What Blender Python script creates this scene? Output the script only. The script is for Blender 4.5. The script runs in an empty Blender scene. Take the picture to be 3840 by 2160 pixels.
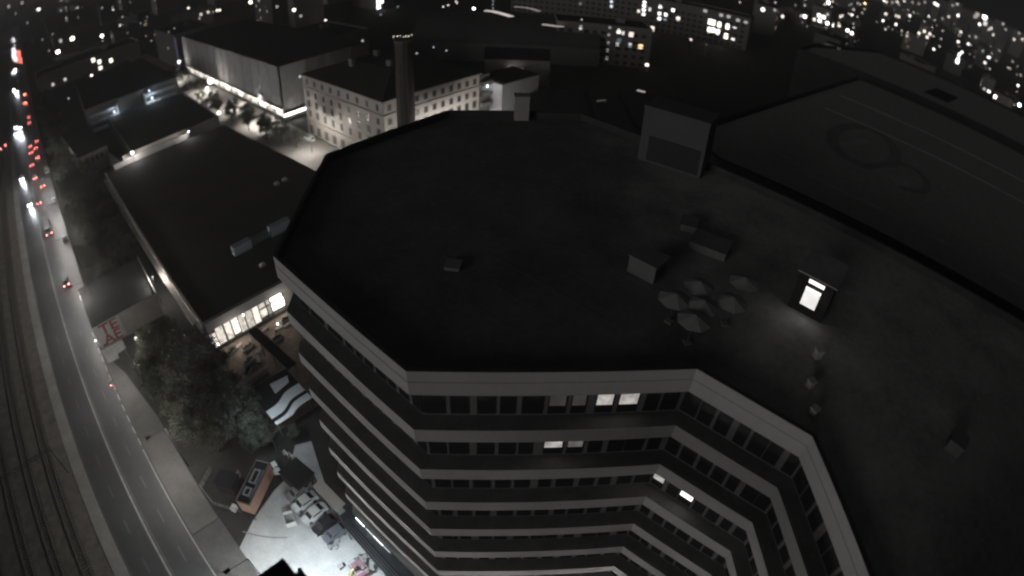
import bpy, bmesh, math, random
from mathutils import Matrix, Vector
R = random.Random(11)
S = bpy.context.scene
COL = S.collection
PI = math.pi

# ------------------------------------------------------------------ camera
# metres; X runs across the avenue to the right, Y along the avenue away from the camera, Z up; ground = 0
cam_data = bpy.data.cameras.new('camera')
cam = bpy.data.objects.new('camera', cam_data)
COL.objects.link(cam)
S.camera = cam
cam_data.type = 'PANO'                       # a wide-angle lens with barrel distortion (fitted polynomial)
cam_data.panorama_type = 'FISHEYE_LENS_POLYNOMIAL'
cam_data.sensor_fit = 'HORIZONTAL'
cam_data.sensor_width = 36.0
cam_data.fisheye_fov = math.radians(170)
cam_data.fisheye_polynomial_k0 = 0.0
cam_data.fisheye_polynomial_k1 = -4.97537980e-02
cam_data.fisheye_polynomial_k2 = 7.89770848e-05
cam_data.fisheye_polynomial_k3 = -1.88027343e-05
cam_data.fisheye_polynomial_k4 = 6.39458731e-07
cam_data.dof.use_dof = True                  # slightly soft focus on the office front, far lights turn into small discs
cam_data.lens = 20
cam_data.dof.focus_distance = 58
cam_data.dof.aperture_fstop = .020 / (2 * .13)
cam_data.clip_start = 0.1
cam_data.clip_end = 60000
CM = [[0.6748812, 0.4357032, -0.5955654], [-0.7369248, 0.4399744, -0.5131904], [0.0384348, 0.7852295, 0.6180109]]
cam.matrix_world = Matrix([CM[0] + [0.0], CM[1] + [0.0], CM[2] + [73.0], [0, 0, 0, 1]])

# ------------------------------------------------------------------ night sky, faint glow of the city
W = bpy.data.worlds.new('World')
S.world = W
W.use_nodes = True
bg = W.node_tree.nodes['Background']
bg.inputs[0].default_value = (1.0, 0.985, 0.985, 1)
bg.inputs[1].default_value = 0.0105
sun = bpy.data.lights.new('city_glow_fill', 'SUN')  # low sun added as fill for facades and roofs, standing in for city glow
sun.energy = 0.44
sun.angle = math.radians(25)
sun.color = (1.0, 0.97, 0.95)
suno = bpy.data.objects.new('city_glow_fill', sun)
COL.objects.link(suno)
suno.rotation_euler = Vector((0.95, -0.07, -0.105)).to_track_quat('-Z', 'Y').to_euler()
S.view_settings.view_transform = 'Standard'
S.view_settings.look = 'None'
S.view_settings.exposure = 0
S.view_settings.gamma = 1
S.cycles.filter_width = 2.1
S.cycles.max_bounces = 5
S.cycles.sample_clamp_indirect = 3
S.cycles.use_denoising = True

# ------------------------------------------------------------------ night haze that veils the far city
def build_haze():
    o = MB().box((0, 0, 36.5), (11800, 11800, 75)).build('haze', [])
    m = bpy.data.materials.new('haze_air'); m.use_nodes = True; nt = m.node_tree
    nt.nodes.remove(nt.nodes['Principled BSDF'])
    v = nt.nodes.new('ShaderNodeVolumePrincipled'); v.inputs['Color'].default_value = (.95, .95, .96, 1)
    v.inputs['Density'].default_value = .0004; v.inputs['Anisotropy'].default_value = 0.2
    nt.links.new(v.outputs[0], nt.nodes['Material Output'].inputs['Volume'])
    o.data.materials.append(m); tag(o, kind='stuff')
    S.cycles.volume_bounces = 0
# ------------------------------------------------------------------ materials
MATS = {}
def mat(name, col, rough=0.85, var=0.25, scale=0.6, bump=0.0, metal=0.0, spec=0.3):
    if name in MATS: return MATS[name]
    m = bpy.data.materials.new(name); m.use_nodes = True
    nt = m.node_tree; N = nt.nodes; L = nt.links
    b = N['Principled BSDF']
    b.inputs['Roughness'].default_value = rough
    b.inputs['Metallic'].default_value = metal
    b.inputs['Specular IOR Level'].default_value = spec
    g = N.new('ShaderNodeNewGeometry')
    n1 = N.new('ShaderNodeTexNoise'); n1.inputs['Scale'].default_value = scale; n1.inputs['Detail'].default_value = 7
    n1.inputs['Roughness'].default_value = 0.65
    L.new(g.outputs['Position'], n1.inputs['Vector'])
    n2 = N.new('ShaderNodeTexNoise'); n2.inputs['Scale'].default_value = scale * 9; n2.inputs['Detail'].default_value = 4
    L.new(g.outputs['Position'], n2.inputs['Vector'])
    a = N.new('ShaderNodeMath'); a.operation = 'MULTIPLY_ADD'; a.inputs[1].default_value = 0.4
    L.new(n2.outputs['Fac'], a.inputs[0]); L.new(n1.outputs['Fac'], a.inputs[2])
    mr = N.new('ShaderNodeMapRange'); mr.inputs['From Min'].default_value = 0.4; mr.inputs['From Max'].default_value = 1.0
    mr.inputs['To Min'].default_value = 1 - var; mr.inputs['To Max'].default_value = 1 + var
    L.new(a.outputs[0], mr.inputs['Value'])
    mx = N.new('ShaderNodeVectorMath'); mx.operation = 'SCALE'; mx.inputs[0].default_value = col[:3]
    L.new(mr.outputs[0], mx.inputs['Scale'])
    L.new(mx.outputs[0], b.inputs['Base Color'])
    if bump:
        bp = N.new('ShaderNodeBump'); bp.inputs['Strength'].default_value = bump; bp.inputs['Distance'].default_value = 0.05
        L.new(n2.outputs['Fac'], bp.inputs['Height']); L.new(bp.outputs[0], b.inputs['Normal'])
    MATS[name] = m
    return m

def two_tone(name, ca, cb, A, B):
    """felt on one side of the line A-B and pale gravel on the other, with a ragged soft border"""
    m = mat(name, (1, 1, 1), .95, .42, .17, .3); nt = m.node_tree; N = nt.nodes; L = nt.links
    sc = [n for n in N if n.type == 'VECT_MATH'][0]
    g = N.new('ShaderNodeNewGeometry'); sp = N.new('ShaderNodeSeparateXYZ'); L.new(g.outputs['Position'], sp.inputs[0])
    d = (Vector(B) - Vector(A)).normalized(); nx, ny = d.y, -d.x
    a = N.new('ShaderNodeMath'); a.operation = 'MULTIPLY_ADD'; a.inputs[1].default_value = nx; a.inputs[2].default_value = -(A[0] * nx + A[1] * ny); L.new(sp.outputs['X'], a.inputs[0])
    b = N.new('ShaderNodeMath'); b.operation = 'MULTIPLY_ADD'; b.inputs[1].default_value = ny; L.new(sp.outputs['Y'], b.inputs[0]); L.new(a.outputs[0], b.inputs[2])
    no = N.new('ShaderNodeTexNoise'); no.inputs['Scale'].default_value = .22; no.inputs['Detail'].default_value = 5; L.new(g.outputs['Position'], no.inputs['Vector'])
    c = N.new('ShaderNodeMath'); c.operation = 'MULTIPLY_ADD'; c.inputs[1].default_value = 14; L.new(no.outputs['Fac'], c.inputs[0]); L.new(b.outputs[0], c.inputs[2])
    mr = N.new('ShaderNodeMapRange'); mr.interpolation_type = 'SMOOTHSTEP'; mr.inputs['From Min'].default_value = 2; mr.inputs['From Max'].default_value = 16; L.new(c.outputs[0], mr.inputs['Value'])
    mx = N.new('ShaderNodeMix'); mx.data_type = 'RGBA'; mx.inputs[6].default_value = (*ca, 1); mx.inputs[7].default_value = (*cb, 1); L.new(mr.outputs[0], mx.inputs[0])
    L.new(mx.outputs[2], sc.inputs[0])
    return m

def glow(col, strength, var=0.0, scale=1.2):
    k = ('glow', tuple(col), round(strength, 3), var)
    if k in MATS: return MATS[k]
    m = bpy.data.materials.new('lit_%d' % len(MATS)); m.use_nodes = True
    nt = m.node_tree; N = nt.nodes; b = N['Principled BSDF']
    b.inputs['Base Color'].default_value = (0.2, 0.2, 0.2, 1)
    b.inputs['Emission Color'].default_value = (*col, 1)
    b.inputs['Emission Strength'].default_value = strength
    if var:
        g = N.new('ShaderNodeNewGeometry'); n = N.new('ShaderNodeTexNoise'); n.inputs['Scale'].default_value = scale
        n.inputs['Detail'].default_value = 2
        r = N.new('ShaderNodeMapRange'); r.inputs['From Min'].default_value = 0.3; r.inputs['From Max'].default_value = 0.7
        r.inputs['To Min'].default_value = strength * (1 - var); r.inputs['To Max'].default_value = strength * (1 + var)
        nt.links.new(g.outputs['Position'], n.inputs['Vector']); nt.links.new(n.outputs['Fac'], r.inputs['Value'])
        nt.links.new(r.outputs[0], b.inputs['Emission Strength'])
    MATS[k] = m
    return m

CW = {'w': (1, .97, .94), 'a': (1, .9, .78), 'o': (1, .68, .34), 'p': (1, .82, .75), 'b': (.75, .88, 1)}
asphalt = mat('asphalt', (.08, .083, .088), .46, .22, .09, .15, spec=.5)
paving = mat('paving', (.13, .127, .122), .85, .25, .25, .2)
concrete = mat('concrete', (.30, .30, .29), .9, .2, .3)
lotcon = mat('lot_concrete', (.40, .405, .405), .8, .26, .3, .2)
ballast = mat('ballast', (.16, .148, .137), .95, .5, .5, .6)
earth = mat('earth', (.035, .034, .032), .95, .5, .12, .3)
paint = mat('road_paint', (.34, .34, .33), .7, .35, .8)
pale = mat('pale_wall', (.23, .227, .224), .8, .12, .2)
bandm = mat('pale_band', (.52, .52, .52), .75, .1, .25)
ledge = mat('dark_ledge', (.24, .24, .24), .9, .3, .5)
roofm = mat('roof_felt', (.26, .26, .26), .95, .38, .13, .2)
roof2 = two_tone('roof_felt_gravel', (.17, .17, .17), (.38, .376, .372), (29, 7), (60, 36))
roofd = mat('roof_dark', (.035, .035, .035), .95, .35, .12, .2)
roofl = mat('roof_pale', (.2, .2, .2), .9, .35, .1, .2)
glassd = mat('dark_glass', (.04, .041, .043), .12, .1, .5, spec=.5)
frame = mat('dark_frame', (.05, .05, .052), .5, .1, 1)
steel = mat('grey_steel', (.22, .225, .23), .45, .15, 1, metal=.6)
railst = mat('rail_steel', (.13, .12, .11), .7, .2, 1)
wood = mat('sleeper_wood', (.14, .128, .118), .9, .3, 1)
bark = mat('bark', (.07, .06, .05), .95, .3, 2)
leafm = [mat('leaf_a', (.085, .085, .06), .8, .3, .9), mat('leaf_b', (.062, .07, .055), .8, .3, .9), mat('leaf_c', (.085, .088, .078), .8, .3, .9)]
net = mat('scaffold_net', (.37, .375, .38), .9, .2, .35)
stucco = mat('stucco', (.50, .475, .45), .85, .12, .3)
stone = mat('ground_stone', (.40, .37, .34), .85, .2, .6)
brickm = mat('chimney_brick', (.075, .067, .06), .9, .3, .5)
citywall = [mat('city_wall_%s' % 'abc'[i], c, .9, .2, .1) for i, c in enumerate([(.24, .23, .22), (.16, .16, .16), (.29, .275, .26)])]
salmon = mat('salmon_render', (.42, .265, .205), .8, .12, .8)
cartonm = mat('carton', (.30, .30, .295), .8, .15, 1)
whitep = mat('white_paint', (.55, .55, .55), .6, .1, 1)
blackp = mat('black_sheet', (.014, .014, .016), .95, .2, 1)
stripew = mat('stripe_white', (.72, .75, .78), .6, .08, 1)
tyre = mat('tyre', (.02, .02, .02), .9, .1, 2)
redp = mat('red_letter', (.10, .012, .012), .7, .2, 1)
board = mat('billboard_face', (.19, .19, .186), .8, .25, .5)
skin = mat('skin', (.4, .25, .2), .7, .1, 3)
cloth = mat('dark_cloth', (.03, .03, .035), .9, .2, 3)

# ------------------------------------------------------------------ mesh helpers
def tag(o, label=None, cat=None, group=None, kind=None):
    if label: o['label'] = label
    if cat: o['category'] = cat
    if group: o['group'] = group
    if kind: o['kind'] = kind
    return o

class MB:
    def __init__(s): s.v = []; s.f = []; s.mi = []
    def poly(s, pts, mi=0):
        n = len(s.v); s.v += [tuple(p) for p in pts]; s.f.append(tuple(range(n, n + len(pts)))); s.mi.append(mi); return s
    def box(s, c, d, rz=0.0, mi=0, mt=None, taper=1.0):
        n = len(s.v); cs, sn = math.cos(rz), math.sin(rz)
        for z in (-.5, .5):
            k = taper if z > 0 else 1
            for x, y in ((-.5, -.5), (.5, -.5), (.5, .5), (-.5, .5)):
                X, Y = x * d[0] * k, y * d[1] * k
                s.v.append((c[0] + X * cs - Y * sn, c[1] + X * sn + Y * cs, c[2] + z * d[2]))
        for i, q in enumerate(((3, 2, 1, 0), (4, 5, 6, 7), (0, 1, 5, 4), (1, 2, 6, 5), (2, 3, 7, 6), (3, 0, 4, 7))):
            s.f.append(tuple(n + k for k in q)); s.mi.append(mt if (mt is not None and i == 1) else mi)
        return s
    def prism(s, pts, z0, z1, mi=0, mt=None, caps=True):
        n = len(s.v); k = len(pts)
        s.v += [(p[0], p[1], z0) for p in pts] + [(p[0], p[1], z1) for p in pts]
        for i in range(k):
            j = (i + 1) % k; s.f.append((n + i, n + j, n + k + j, n + k + i)); s.mi.append(mi)
        if caps:
            s.f.append(tuple(n + k + i for i in range(k))); s.mi.append(mi if mt is None else mt)
            s.f.append(tuple(n + i for i in reversed(range(k)))); s.mi.append(mi)
        return s
    def ring(s, outer, inner, z0, z1, mi=0, mt=None):
        n = len(s.v); k = len(outer)
        for P, z in ((outer, z0), (inner, z0), (outer, z1), (inner, z1)): s.v += [(p[0], p[1], z) for p in P]
        for i in range(k):
            j = (i + 1) % k
            s.f.append((n + i, n + j, n + 2 * k + j, n + 2 * k + i)); s.mi.append(mi)
            s.f.append((n + k + j, n + k + i, n + 3 * k + i, n + 3 * k + j)); s.mi.append(mi if mt is None else mt)
            s.f.append((n + 2 * k + i, n + 2 * k + j, n + 3 * k + j, n + 3 * k + i)); s.mi.append(mi if mt is None else mt)
            s.f.append((n + j, n + i, n + k + i, n + k + j)); s.mi.append(mi if mt is None else mt)
        return s
    def tube(s, a, b, r0, r1=None, n=8, mi=0):
        a, b = Vector(a), Vector(b); d = (b - a).normalized(); r1 = r0 if r1 is None else r1
        u = d.orthogonal().normalized(); w = d.cross(u); k = len(s.v)
        for P, r in ((a, r0), (b, r1)):
            for i in range(n):
                t = 2 * PI * i / n; s.v.append(tuple(P + u * (r * math.cos(t)) + w * (r * math.sin(t))))
        for i in range(n):
            j = (i + 1) % n; s.f.append((k + i, k + j, k + n + j, k + n + i)); s.mi.append(mi)
        s.f.append(tuple(k + i for i in reversed(range(n)))); s.mi.append(mi)
        s.f.append(tuple(k + n + i for i in range(n))); s.mi.append(mi)
        return s
    def mesh(s, name, mats):
        me = bpy.data.meshes.new(name); me.from_pydata(s.v, [], s.f)
        for m in (mats if isinstance(mats, (list, tuple)) else [mats]): me.materials.append(m)
        me.polygons.foreach_set('material_index', s.mi); me.update(); return me
    def build(s, name, mats, parent=None, loc=(0, 0, 0), rz=0.0):
        return put(name, s.mesh(name, mats), parent, loc, rz)

def put(name, me, parent=None, loc=(0, 0, 0), rz=0.0, scale=None):
    o = bpy.data.objects.new(name, me); COL.objects.link(o)
    o.location = loc; o.rotation_euler = (0, 0, rz)
    if scale: o.scale = scale
    if parent: o.parent = parent
    return o
def thing(name, label, cat, loc=(0, 0, 0), rz=0.0, group=None):
    o = bpy.data.objects.new(name, None); COL.objects.link(o)
    o.location = loc; o.rotation_euler = (0, 0, rz); o.empty_display_size = .5
    return tag(o, label, cat, group)
KIDS = {}
def copy_tree(o, parent=None, loc=None, rz=None, label=None):
    c = o.copy(); COL.objects.link(c)
    if parent: c.parent = parent
    if loc is not None: c.location = loc
    if rz is not None: c.rotation_euler = (0, 0, rz)
    if label: c['label'] = label
    for k in [x for x in o.children]: copy_tree(k, c)
    return c
UNIT = {}
def unit(m):
    k = m.name
    if k not in UNIT: UNIT[k] = MB().box((0, 0, 0), (1, 1, 1)).mesh('unit_' + k, m)
    return UNIT[k]
def bx(name, m, c, d, parent=None, rz=0.0):          # a box part that shares one unit mesh per material
    return put(name, unit(m), parent, c, rz, d)
def point(name, loc, power, col=(1, .95, .88), r=.12, parent=None):
    l = bpy.data.lights.new(name, 'POINT'); l.energy = power; l.color = col; l.shadow_soft_size = r
    o = bpy.data.objects.new(name, l); COL.objects.link(o); o.location = loc
    if parent: o.parent = parent
    return o
def spot(name, loc, direction, power, ang, col=(1, .97, .92), parent=None, blend=.5):
    l = bpy.data.lights.new(name, 'SPOT'); l.energy = power; l.color = col; l.spot_size = math.radians(ang); l.spot_blend = blend; l.shadow_soft_size = .1
    o = bpy.data.objects.new(name, l); COL.objects.link(o); o.location = loc
    o.rotation_euler = Vector(direction).to_track_quat('-Z', 'Y').to_euler()
    if parent: o.parent = parent
    return o
def inset(P, d):                                     # mitred inset of a CCW polygon
    n = len(P); out = []
    for i in range(n):
        a, b, c = Vector(P[i - 1]), Vector(P[i]), Vector(P[(i + 1) % n])
        e1 = (b - a).normalized(); e2 = (c - b).normalized()
        n1 = Vector((-e1.y, e1.x)); n2 = Vector((-e2.y, e2.x)); m = (n1 + n2) / (1 + n1.dot(n2))
        out.append(tuple(b + m * d))
    return out

# ================================================================== GROUND, ROAD, RAILWAY
def sheet(name, pts, z, m, parent=None, kind='structure'):
    o = MB().poly([(p[0], p[1], z) for p in pts]).build(name, m, parent)
    return tag(o, kind=kind) if parent is None else o
sheet('ground', [(5800 * math.cos(2 * PI * i / 48), 5800 * math.sin(2 * PI * i / 48)) for i in range(48)], -.02, earth)
road = sheet('road', [(-19.6, -90), (-7.2, -90), (-7.2, 108), (-5.6, 112), (-4.9, 160), (-4.3, 1300), (-19.6, 1300)], 0.0, asphalt)
MB().prism([(-22.0, -90), (-19.6, -90), (-19.6, 1300), (-22.0, 1300)], -.02, .12).build('kerb_strip', mat('kerb_concrete', (.27, .267, .262), .85, .3, .2), road)
drive = sheet('driveway', [(-7.2, -90), (-1.9, -90), (-1.9, 54), (-7.2, 54)], -.003, mat('shaded_drive', (.105, .104, .102), .8, .35, .2, .3))  # dark tone puts the shadow edge beside the yard into the colour
pav = MB().prism([(-7.1, 54.02), (-2.0, 54.02), (-2.0, 80), (-4.0, 96), (-6.7, 106), (-7.1, 106)], -.02, .11).build('pavement', paving); tag(pav, kind='structure')
# painted lines: pieces of the road
MB().box((-13.55, 600, .006), (.34, 1400, .004)).build('median_line', paint, road)
MB().box((-13.05, 600, .006), (.14, 1400, .004)).build('median_line', mat('median_worn', (.2, .2, .2), .8, .4, .8), road)
MB().box((-7.5, 20, .006), (.22, 110, .004)).build('edge_line', paint, road)
MB().box((-19.3, 600, .006), (.18, 1400, .004)).build('edge_line', mat('edge_worn', (.15, .15, .15), .8, .4, .8), road)
dash_a = MB().box((0, 0, 0), (.24, 1.9, .004)).mesh('lane_dash', paint)
dash_b = MB().box((0, 0, 0), (.16, 3.0, .004)).mesh('lane_dash_long', mat('dash_worn', (.2, .2, .2), .8, .4, .8))
for i in range(12): put('lane_dash', dash_a, road, (-7.45, 77 + 3.4 * i, .006))
for i in range(22):
    put('lane_dash', dash_b, road, (-10.2, 44 + 8.2 * i, .006))
    put('lane_dash', dash_b, road, (-16.4, 46 + 8.2 * i, .006))
# tracks to the left of the avenue
sheet('railway_bed', [(-75, -90), (-22.1, -90), (-22.1, 1300), (-75, 1300)], -.008, ballast)
for k, x in enumerate((-26.3, -31.2, -36.5, -42.5)):
    t = thing('railway_track', ['track nearest to the kerb of the avenue, rusty rails on dark ballast', 'second railway track from the avenue, between two others',
              'third railway track from the avenue, further into the dark ballast', 'railway track furthest from the avenue at the picture edge'][k], 'railway track', (x, 0, 0), group='tracks beside the avenue')
    for s in (-.72, .72): bx('rail', railst, (s, 400, .19), (.09, 980, .16), t)
    m = MB()
    for i in range(420): m.box((0, 22 + i * .68, .05), (2.5, .25, .14))
    tag(m.build('sleepers', wood, t), kind='stuff')
g = thing('catenary_portal', 'dark steel wire portal spanning the tracks beside the kerb', 'gantry', (-22.9, 80.0, 0))
MB().tube((0, 0, 0), (0, 0, 7.2), .16, .12).build('post', frame, g)
MB().tube((-22, 0, 0), (-22, 0, 7.2), .16, .12).build('post', frame, g)
b = MB().box((-11, 0, 7.1), (22.4, .12, .12)).box((-11, 0, 6.5), (22.4, .1, .1))
for i in range(14): b.tube((-.8 - i * 1.6, 0, 6.5), (-1.6 - i * 1.6, 0, 7.1), .04, n=5)
b.build('beam', frame, g)
for x in (-3.4, -8.3, -13.6): MB().tube((x, 0, 6.5), (x, 0, 5.4), .05, n=6).build('wire_hanger', frame, g)

build_haze()
# lit yard and plazas
sheet('yard', [(-1.9, 6), (14.6, 6), (14.6, 47), (18.2, 56.5), (15.6, 57.6), (11.2, 53.2), (8, 52.5), (2.5, 50.2), (-1.9, 47.5)], -.004, lotcon)
sheet('plaza', [(13.5, 62), (34, 62), (34, 87.4), (13.5, 87.4)], -.006, mat('plaza_paving', (.15, .125, .105), .85, .6, .7, .3))
ym = mat('tyre_mark', (.2, .202, .202), .85, .3, .8)
yard = bpy.data.objects['yard']
for (cx, cy, r0, a0, a1) in ((-9.5, 34, 9.5, -.1, .48), (-9.5, 34, 10.9, -.1, .62), (16, 60, 19, 3.72, 4.1)):
    m = MB(); K = 16
    for k in range(K):
        t0, t1 = a0 + (a1 - a0) * k / K, a0 + (a1 - a0) * (k + 1) / K
        m.poly([(cx + r_ * math.cos(t_), cy + r_ * math.sin(t_), .0) for r_, t_ in ((r0, t0), (r0 + .22, t0), (r0 + .22, t1), (r0, t1))])
    m.build('tyre_mark', ym, yard)
sheet('street', [(63.5, 100), (83.9, 100), (83.9, 420), (69, 420)], -.004, mat('street_surface', (.2, .195, .185), .7, .25, .2))

# ================================================================== LAMPS
def street_lamp(label, loc, arm, power, h=9.0, col=(1, .95, .88), head=.55, group=None, name='street_lamp', down=False):
    t = thing(name, label, 'street lamp', loc, 0, group)
    MB().tube((0, 0, 0), (0, 0, h), .11, .06).build('pole', frame, t)
    ax, ay = arm
    MB().tube((0, 0, h - .05), (ax, ay, h + .25), .05, n=6).build('arm', frame, t)
    a = math.atan2(ay, ax)
    hd = MB().box((ax, ay, h + .3), (head * 1.5, head * .9, .14), a).build('lamp_head', frame, t)
    MB().box((ax, ay, h + .2), (head * .8, head * .5, .05), a).build('lens', glow(col, 6), hd)
    if down: spot('lamp_light', (ax, ay, h + .02), (-.15, 0, -1), power, 150, col, t, .7)
    else: point('lamp_light', (ax, ay, h + .02), power, col, .15, t)
    return t
for i in range(9):
    y = 12 + i * 27
    where = ['at the lower end of the avenue', 'beside the lit yard', 'by the salmon kiosk', 'at the worn pavement before the trees', 'by the billboard shed', 'past the billboard shed', 'beside the long dark hall', 'further up beside the hall', 'by the far end of the hall'][i]
    street_lamp('tall dark street lamp arching over the avenue ' + where, ((-1.6 if y < 95 else -4.2), y, 0), (-3.2, 0), 3900 if y < 180 else 4500, 10.0, group='street lamps along the avenue')
for i, (x, y, p) in enumerate([(2.2, 31.5, 14500), (12.4, 57.6, 1000)]):
    street_lamp(['cool white yard lamp in front of the stepped black roof corner', 'cool white yard lamp among bushy trees by the striped canopy'][i], (x, y, 0), (.6, 1.2), p, (11.0 if i == 0 else 8.0), (.82, .93, 1.0), down=(i == 0), group='yard lamps', name='yard_lamp')
for i, (x, y, p) in enumerate([(17.5, 4.0, 4200), (22, -9, 1800)]):  # unseen posts added to light the office bands from below
    street_lamp(['added unseen lamp in the court under the terraced office front', 'added unseen lamp deep in the court beside the side wing'][i], (x, y, 0), (.8, .8), p, 6.0, (1, .93, .86), group='added court lamps', name='court_fill_lamp')
for i, (x, y, p) in enumerate([(76.5, 152, 5600), (78.6, 192, 15000), (78.6, 222, 15000), (78, 262, 17000), (77.5, 304, 17000)]):
    o = street_lamp('bright street lamp on the side street ' + ['by the white corner house', 'at the corner of the netted house', 'along the netted house front', 'past the lit shopfronts', 'at the far end of the netted house'][i], (x, y, 0), (-1.2, 0), p, 6.0, (1, .93, .84), down=(i > 0), group='lamps of the lit side street')
street_lamp('hidden lamp before the long face of the white house', (104, 106, 0), (0, 2), 15000, 8, (1, .93, .86), group='lamps of the lit side street')
street_lamp('lamp lighting the chimney foot beside the white house', (84, 104, 0), (0, 2), 2500, 8, (1, .93, .86), group='lamps of the lit side street')

# ================================================================== TERRACED OFFICE BUILDING
POLY = [(14.65, 21.35), (28.4, 7.4), (28.4, -2.05), (14.65, -15.9), (14.65, -75), (61.0, -75), (61.0, 41.6), (48.2, 54.4), (29.1, 54.4), (14.65, 39.95)]
off = thing('office_building', 'dark roofed terraced office block with pale floor bands', 'office building')
IN = inset(POLY, 1.5)
MB().prism(IN, 0, 44.6, 0, 1).build('wall', [pale, roofm], off)
RI = inset(POLY, .45)
MB().ring(POLY, RI, 43.7, 44.98, 0, 1).prism(RI, 43.75, 44.9, 1).build('parapet', [bandm, mat('rim_darkened', (.07, .07, .07), .95, .3, .3)], off)  # inner rim darkened in colour so the fill sun leaves it dim
MB().ring(inset(POLY, .03), RI, 44.984, 46.0, 0, 1).build('parapet', [bandm, mat('rim_darkened', (.07, .07, .07), .95, .3, .3)], off)
MB().poly([(*p, 45.1) for p in inset(POLY, .46)]).build('roof', roof2, off)
tops = [39.8 - 5.276 * i for i in range(8)]
for zt in tops:
    MB().prism(POLY, zt - 1.45, zt, 0, 1).build('floor_band', [bandm, ledge], off)
def window_mesh(w, h, glass, name='window', fr=frame, panel=False):
    m = MB(); t = .07
    for c, d in (((0, 0, h / 2 - t / 2), (w, .09, t)), ((0, 0, -h / 2 + t / 2), (w, .09, t)), ((-w / 2 + t / 2, 0, 0), (t, .09, h - 2 * t)), ((w / 2 - t / 2, 0, 0), (t, .09, h - 2 * t))): m.box(c, d)
    zb = -h / 2 + t + (h * .24 if panel else 0)
    m.poly([(-w / 2 + t, -.01, zb), (w / 2 - t, -.01, zb), (w / 2 - t, -.01, h / 2 - t), (-w / 2 + t, -.01, h / 2 - t)], 1)
    if panel: m.box((0, -.0, -h / 2 + t + h * .12), (w - 2 * t, .06, h * .24), mi=2)
    return m.mesh(name, [fr, glass, glassd])
lit_mat = glow((1, .93, .87), .42, .35, 1.6); lit_dim = glow((1, .9, .84), .10, .4, .9); lit_mid = glow((1, .92, .85), .028, .5, .8)
WM = {}
def wmesh(w, h, g):
    k = (round(w, 2), round(h, 2), g.name)
    if k not in WM: WM[k] = window_mesh(w, h, g, panel=True)
    return WM[k]
LIT = {('AB', 0, 7): lit_mat, ('AB', 0, 8): lit_mat, ('AB', 0, 6): lit_mid, ('AB', 0, 5): lit_mid, ('AB', 1, 6): lit_dim, ('AB', 1, 5): lit_mat, 
       ('BC', 2, 0): lit_mat, ('BC', 2, 2): glow((1, .95, .9), 1.6)}
for nm, (i, n, wf, nl) in dict(AB=(0, 11, .76, 7), BC=(1, 7, .82, 7), CD=(2, 11, .78, 6), HA=(9, 12, .8, 8)).items():
    a, b2 = Vector(IN[i]), Vector(IN[(i + 1) % len(IN)]); d = (b2 - a); Lg = d.length; d.normalize(); out = Vector((d.y, -d.x)); rz = math.atan2(d.y, d.x)
    for lv in range(nl):
        zl = tops[lv]; hh = 3.3
        for k in range(n):
            f = (k + .5) / n + R.uniform(-.012, .012); p = a + d * (Lg * f) + out * .03
            w = Lg / n * wf * (1.16 if (k * 7 + lv) % 4 == 0 else (.84 if (k * 5 + lv) % 3 == 0 else 1.0))
            g_ = LIT.get((nm, lv, k), glassd)
            o = put('window', wmesh(w, hh, g_), off, (p.x, p.y, zl + .2 + hh / 2), rz)
            if g_ is not glassd: o['label'] = 'lit window'
for k in range(16):                                    # lapped joints of the roof felt
    x = 17.5 + k * 2.9; y0, y1 = 24.6 - (x - 15) * .98 if x < 28.5 else 8, 37.5 + (x - 15) if x < 29.5 else 53.5
    if x < 46: bx('felt_seam', roof2, (x, (y0 + y1) / 2 + 1.2, 45.104), (.14, max(y1 - y0 - 4.5, 4), .01), off)
# things on the office roof
ph = thing('stair_penthouse', 'small rooftop stair hut with a brightly lit door', 'roof hut', (41.8, 3.2, 45.1))
MB().box((2.3, 0, 3.78), (4.8, 3.8, .16)).build('roof', mat('hut_roof', (.3, .3, .3), .95, .3, .4), ph)
MB().box((2.3, 0, 1.85), (4.4, 3.4, 3.7)).build('wall', mat('hut_wall', (.03, .03, .03), .9, .2, .6), ph)
dr = MB().box((.05, .0, 1.85), (.1, 1.62, 2.1)).build('door', frame, ph)
MB().box((-.02, .0, 1.65), (.05, 1.46, 1.5)).build('pane', glow((1, .97, .95), .85, .12, 1.2), dr)
MB().box((-.02, .0, 2.58), (.05, 1.46, .26)).build('pane', glow((1, .94, .86), 1.6), dr)
wn = MB().box((.05, -.05, 3.32), (.1, 1.7, .5)).build('window', frame, ph)
MB().box((-.02, -.05, 3.32), (.05, 1.5, .36)).build('pane', glow((1, .97, .94), 1.3), wn)
point('door_light', (-.5, -.2, 2.4), 9, (1, .97, .95), .3, ph)
pb = thing('plant_room', 'grey plant room on the office roof with dark louvre', 'roof hut', (56.55, 25.55, 45.1), math.radians(-79))
MB().box((0, 2.2, 3.4), (7.9, 4.4, 6.8)).build('wall', mat('plant_wall', (.13, .13, .132), .9, .12, .3), pb)
MB().box((.3, -.04, 1.85), (6.4, .1, 3.1)).build('louvre_frame', frame, pb)
for k in range(9): MB().box((.3, -.12, .5 + k * .34), (6.1, .12, .1)).build('slat', frame, pb)
MB().box((0, 2.2, 6.9), (8.1, 4.6, .2)).build('roof', mat('plant_wall', (.13, .13, .132)), pb)
t = thing('roof_chimney', 'short pale chimney on the far roof edge', 'chimney', (54.6, 46.9, 45.1), math.radians(-45))
MB().box((0, 0, 1.7), (1.9, 1.3, 3.4)).build('shaft', stucco, t); MB().box((0, 0, 3.45), (2.1, 1.5, .14)).build('cap', concrete, t)
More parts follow.
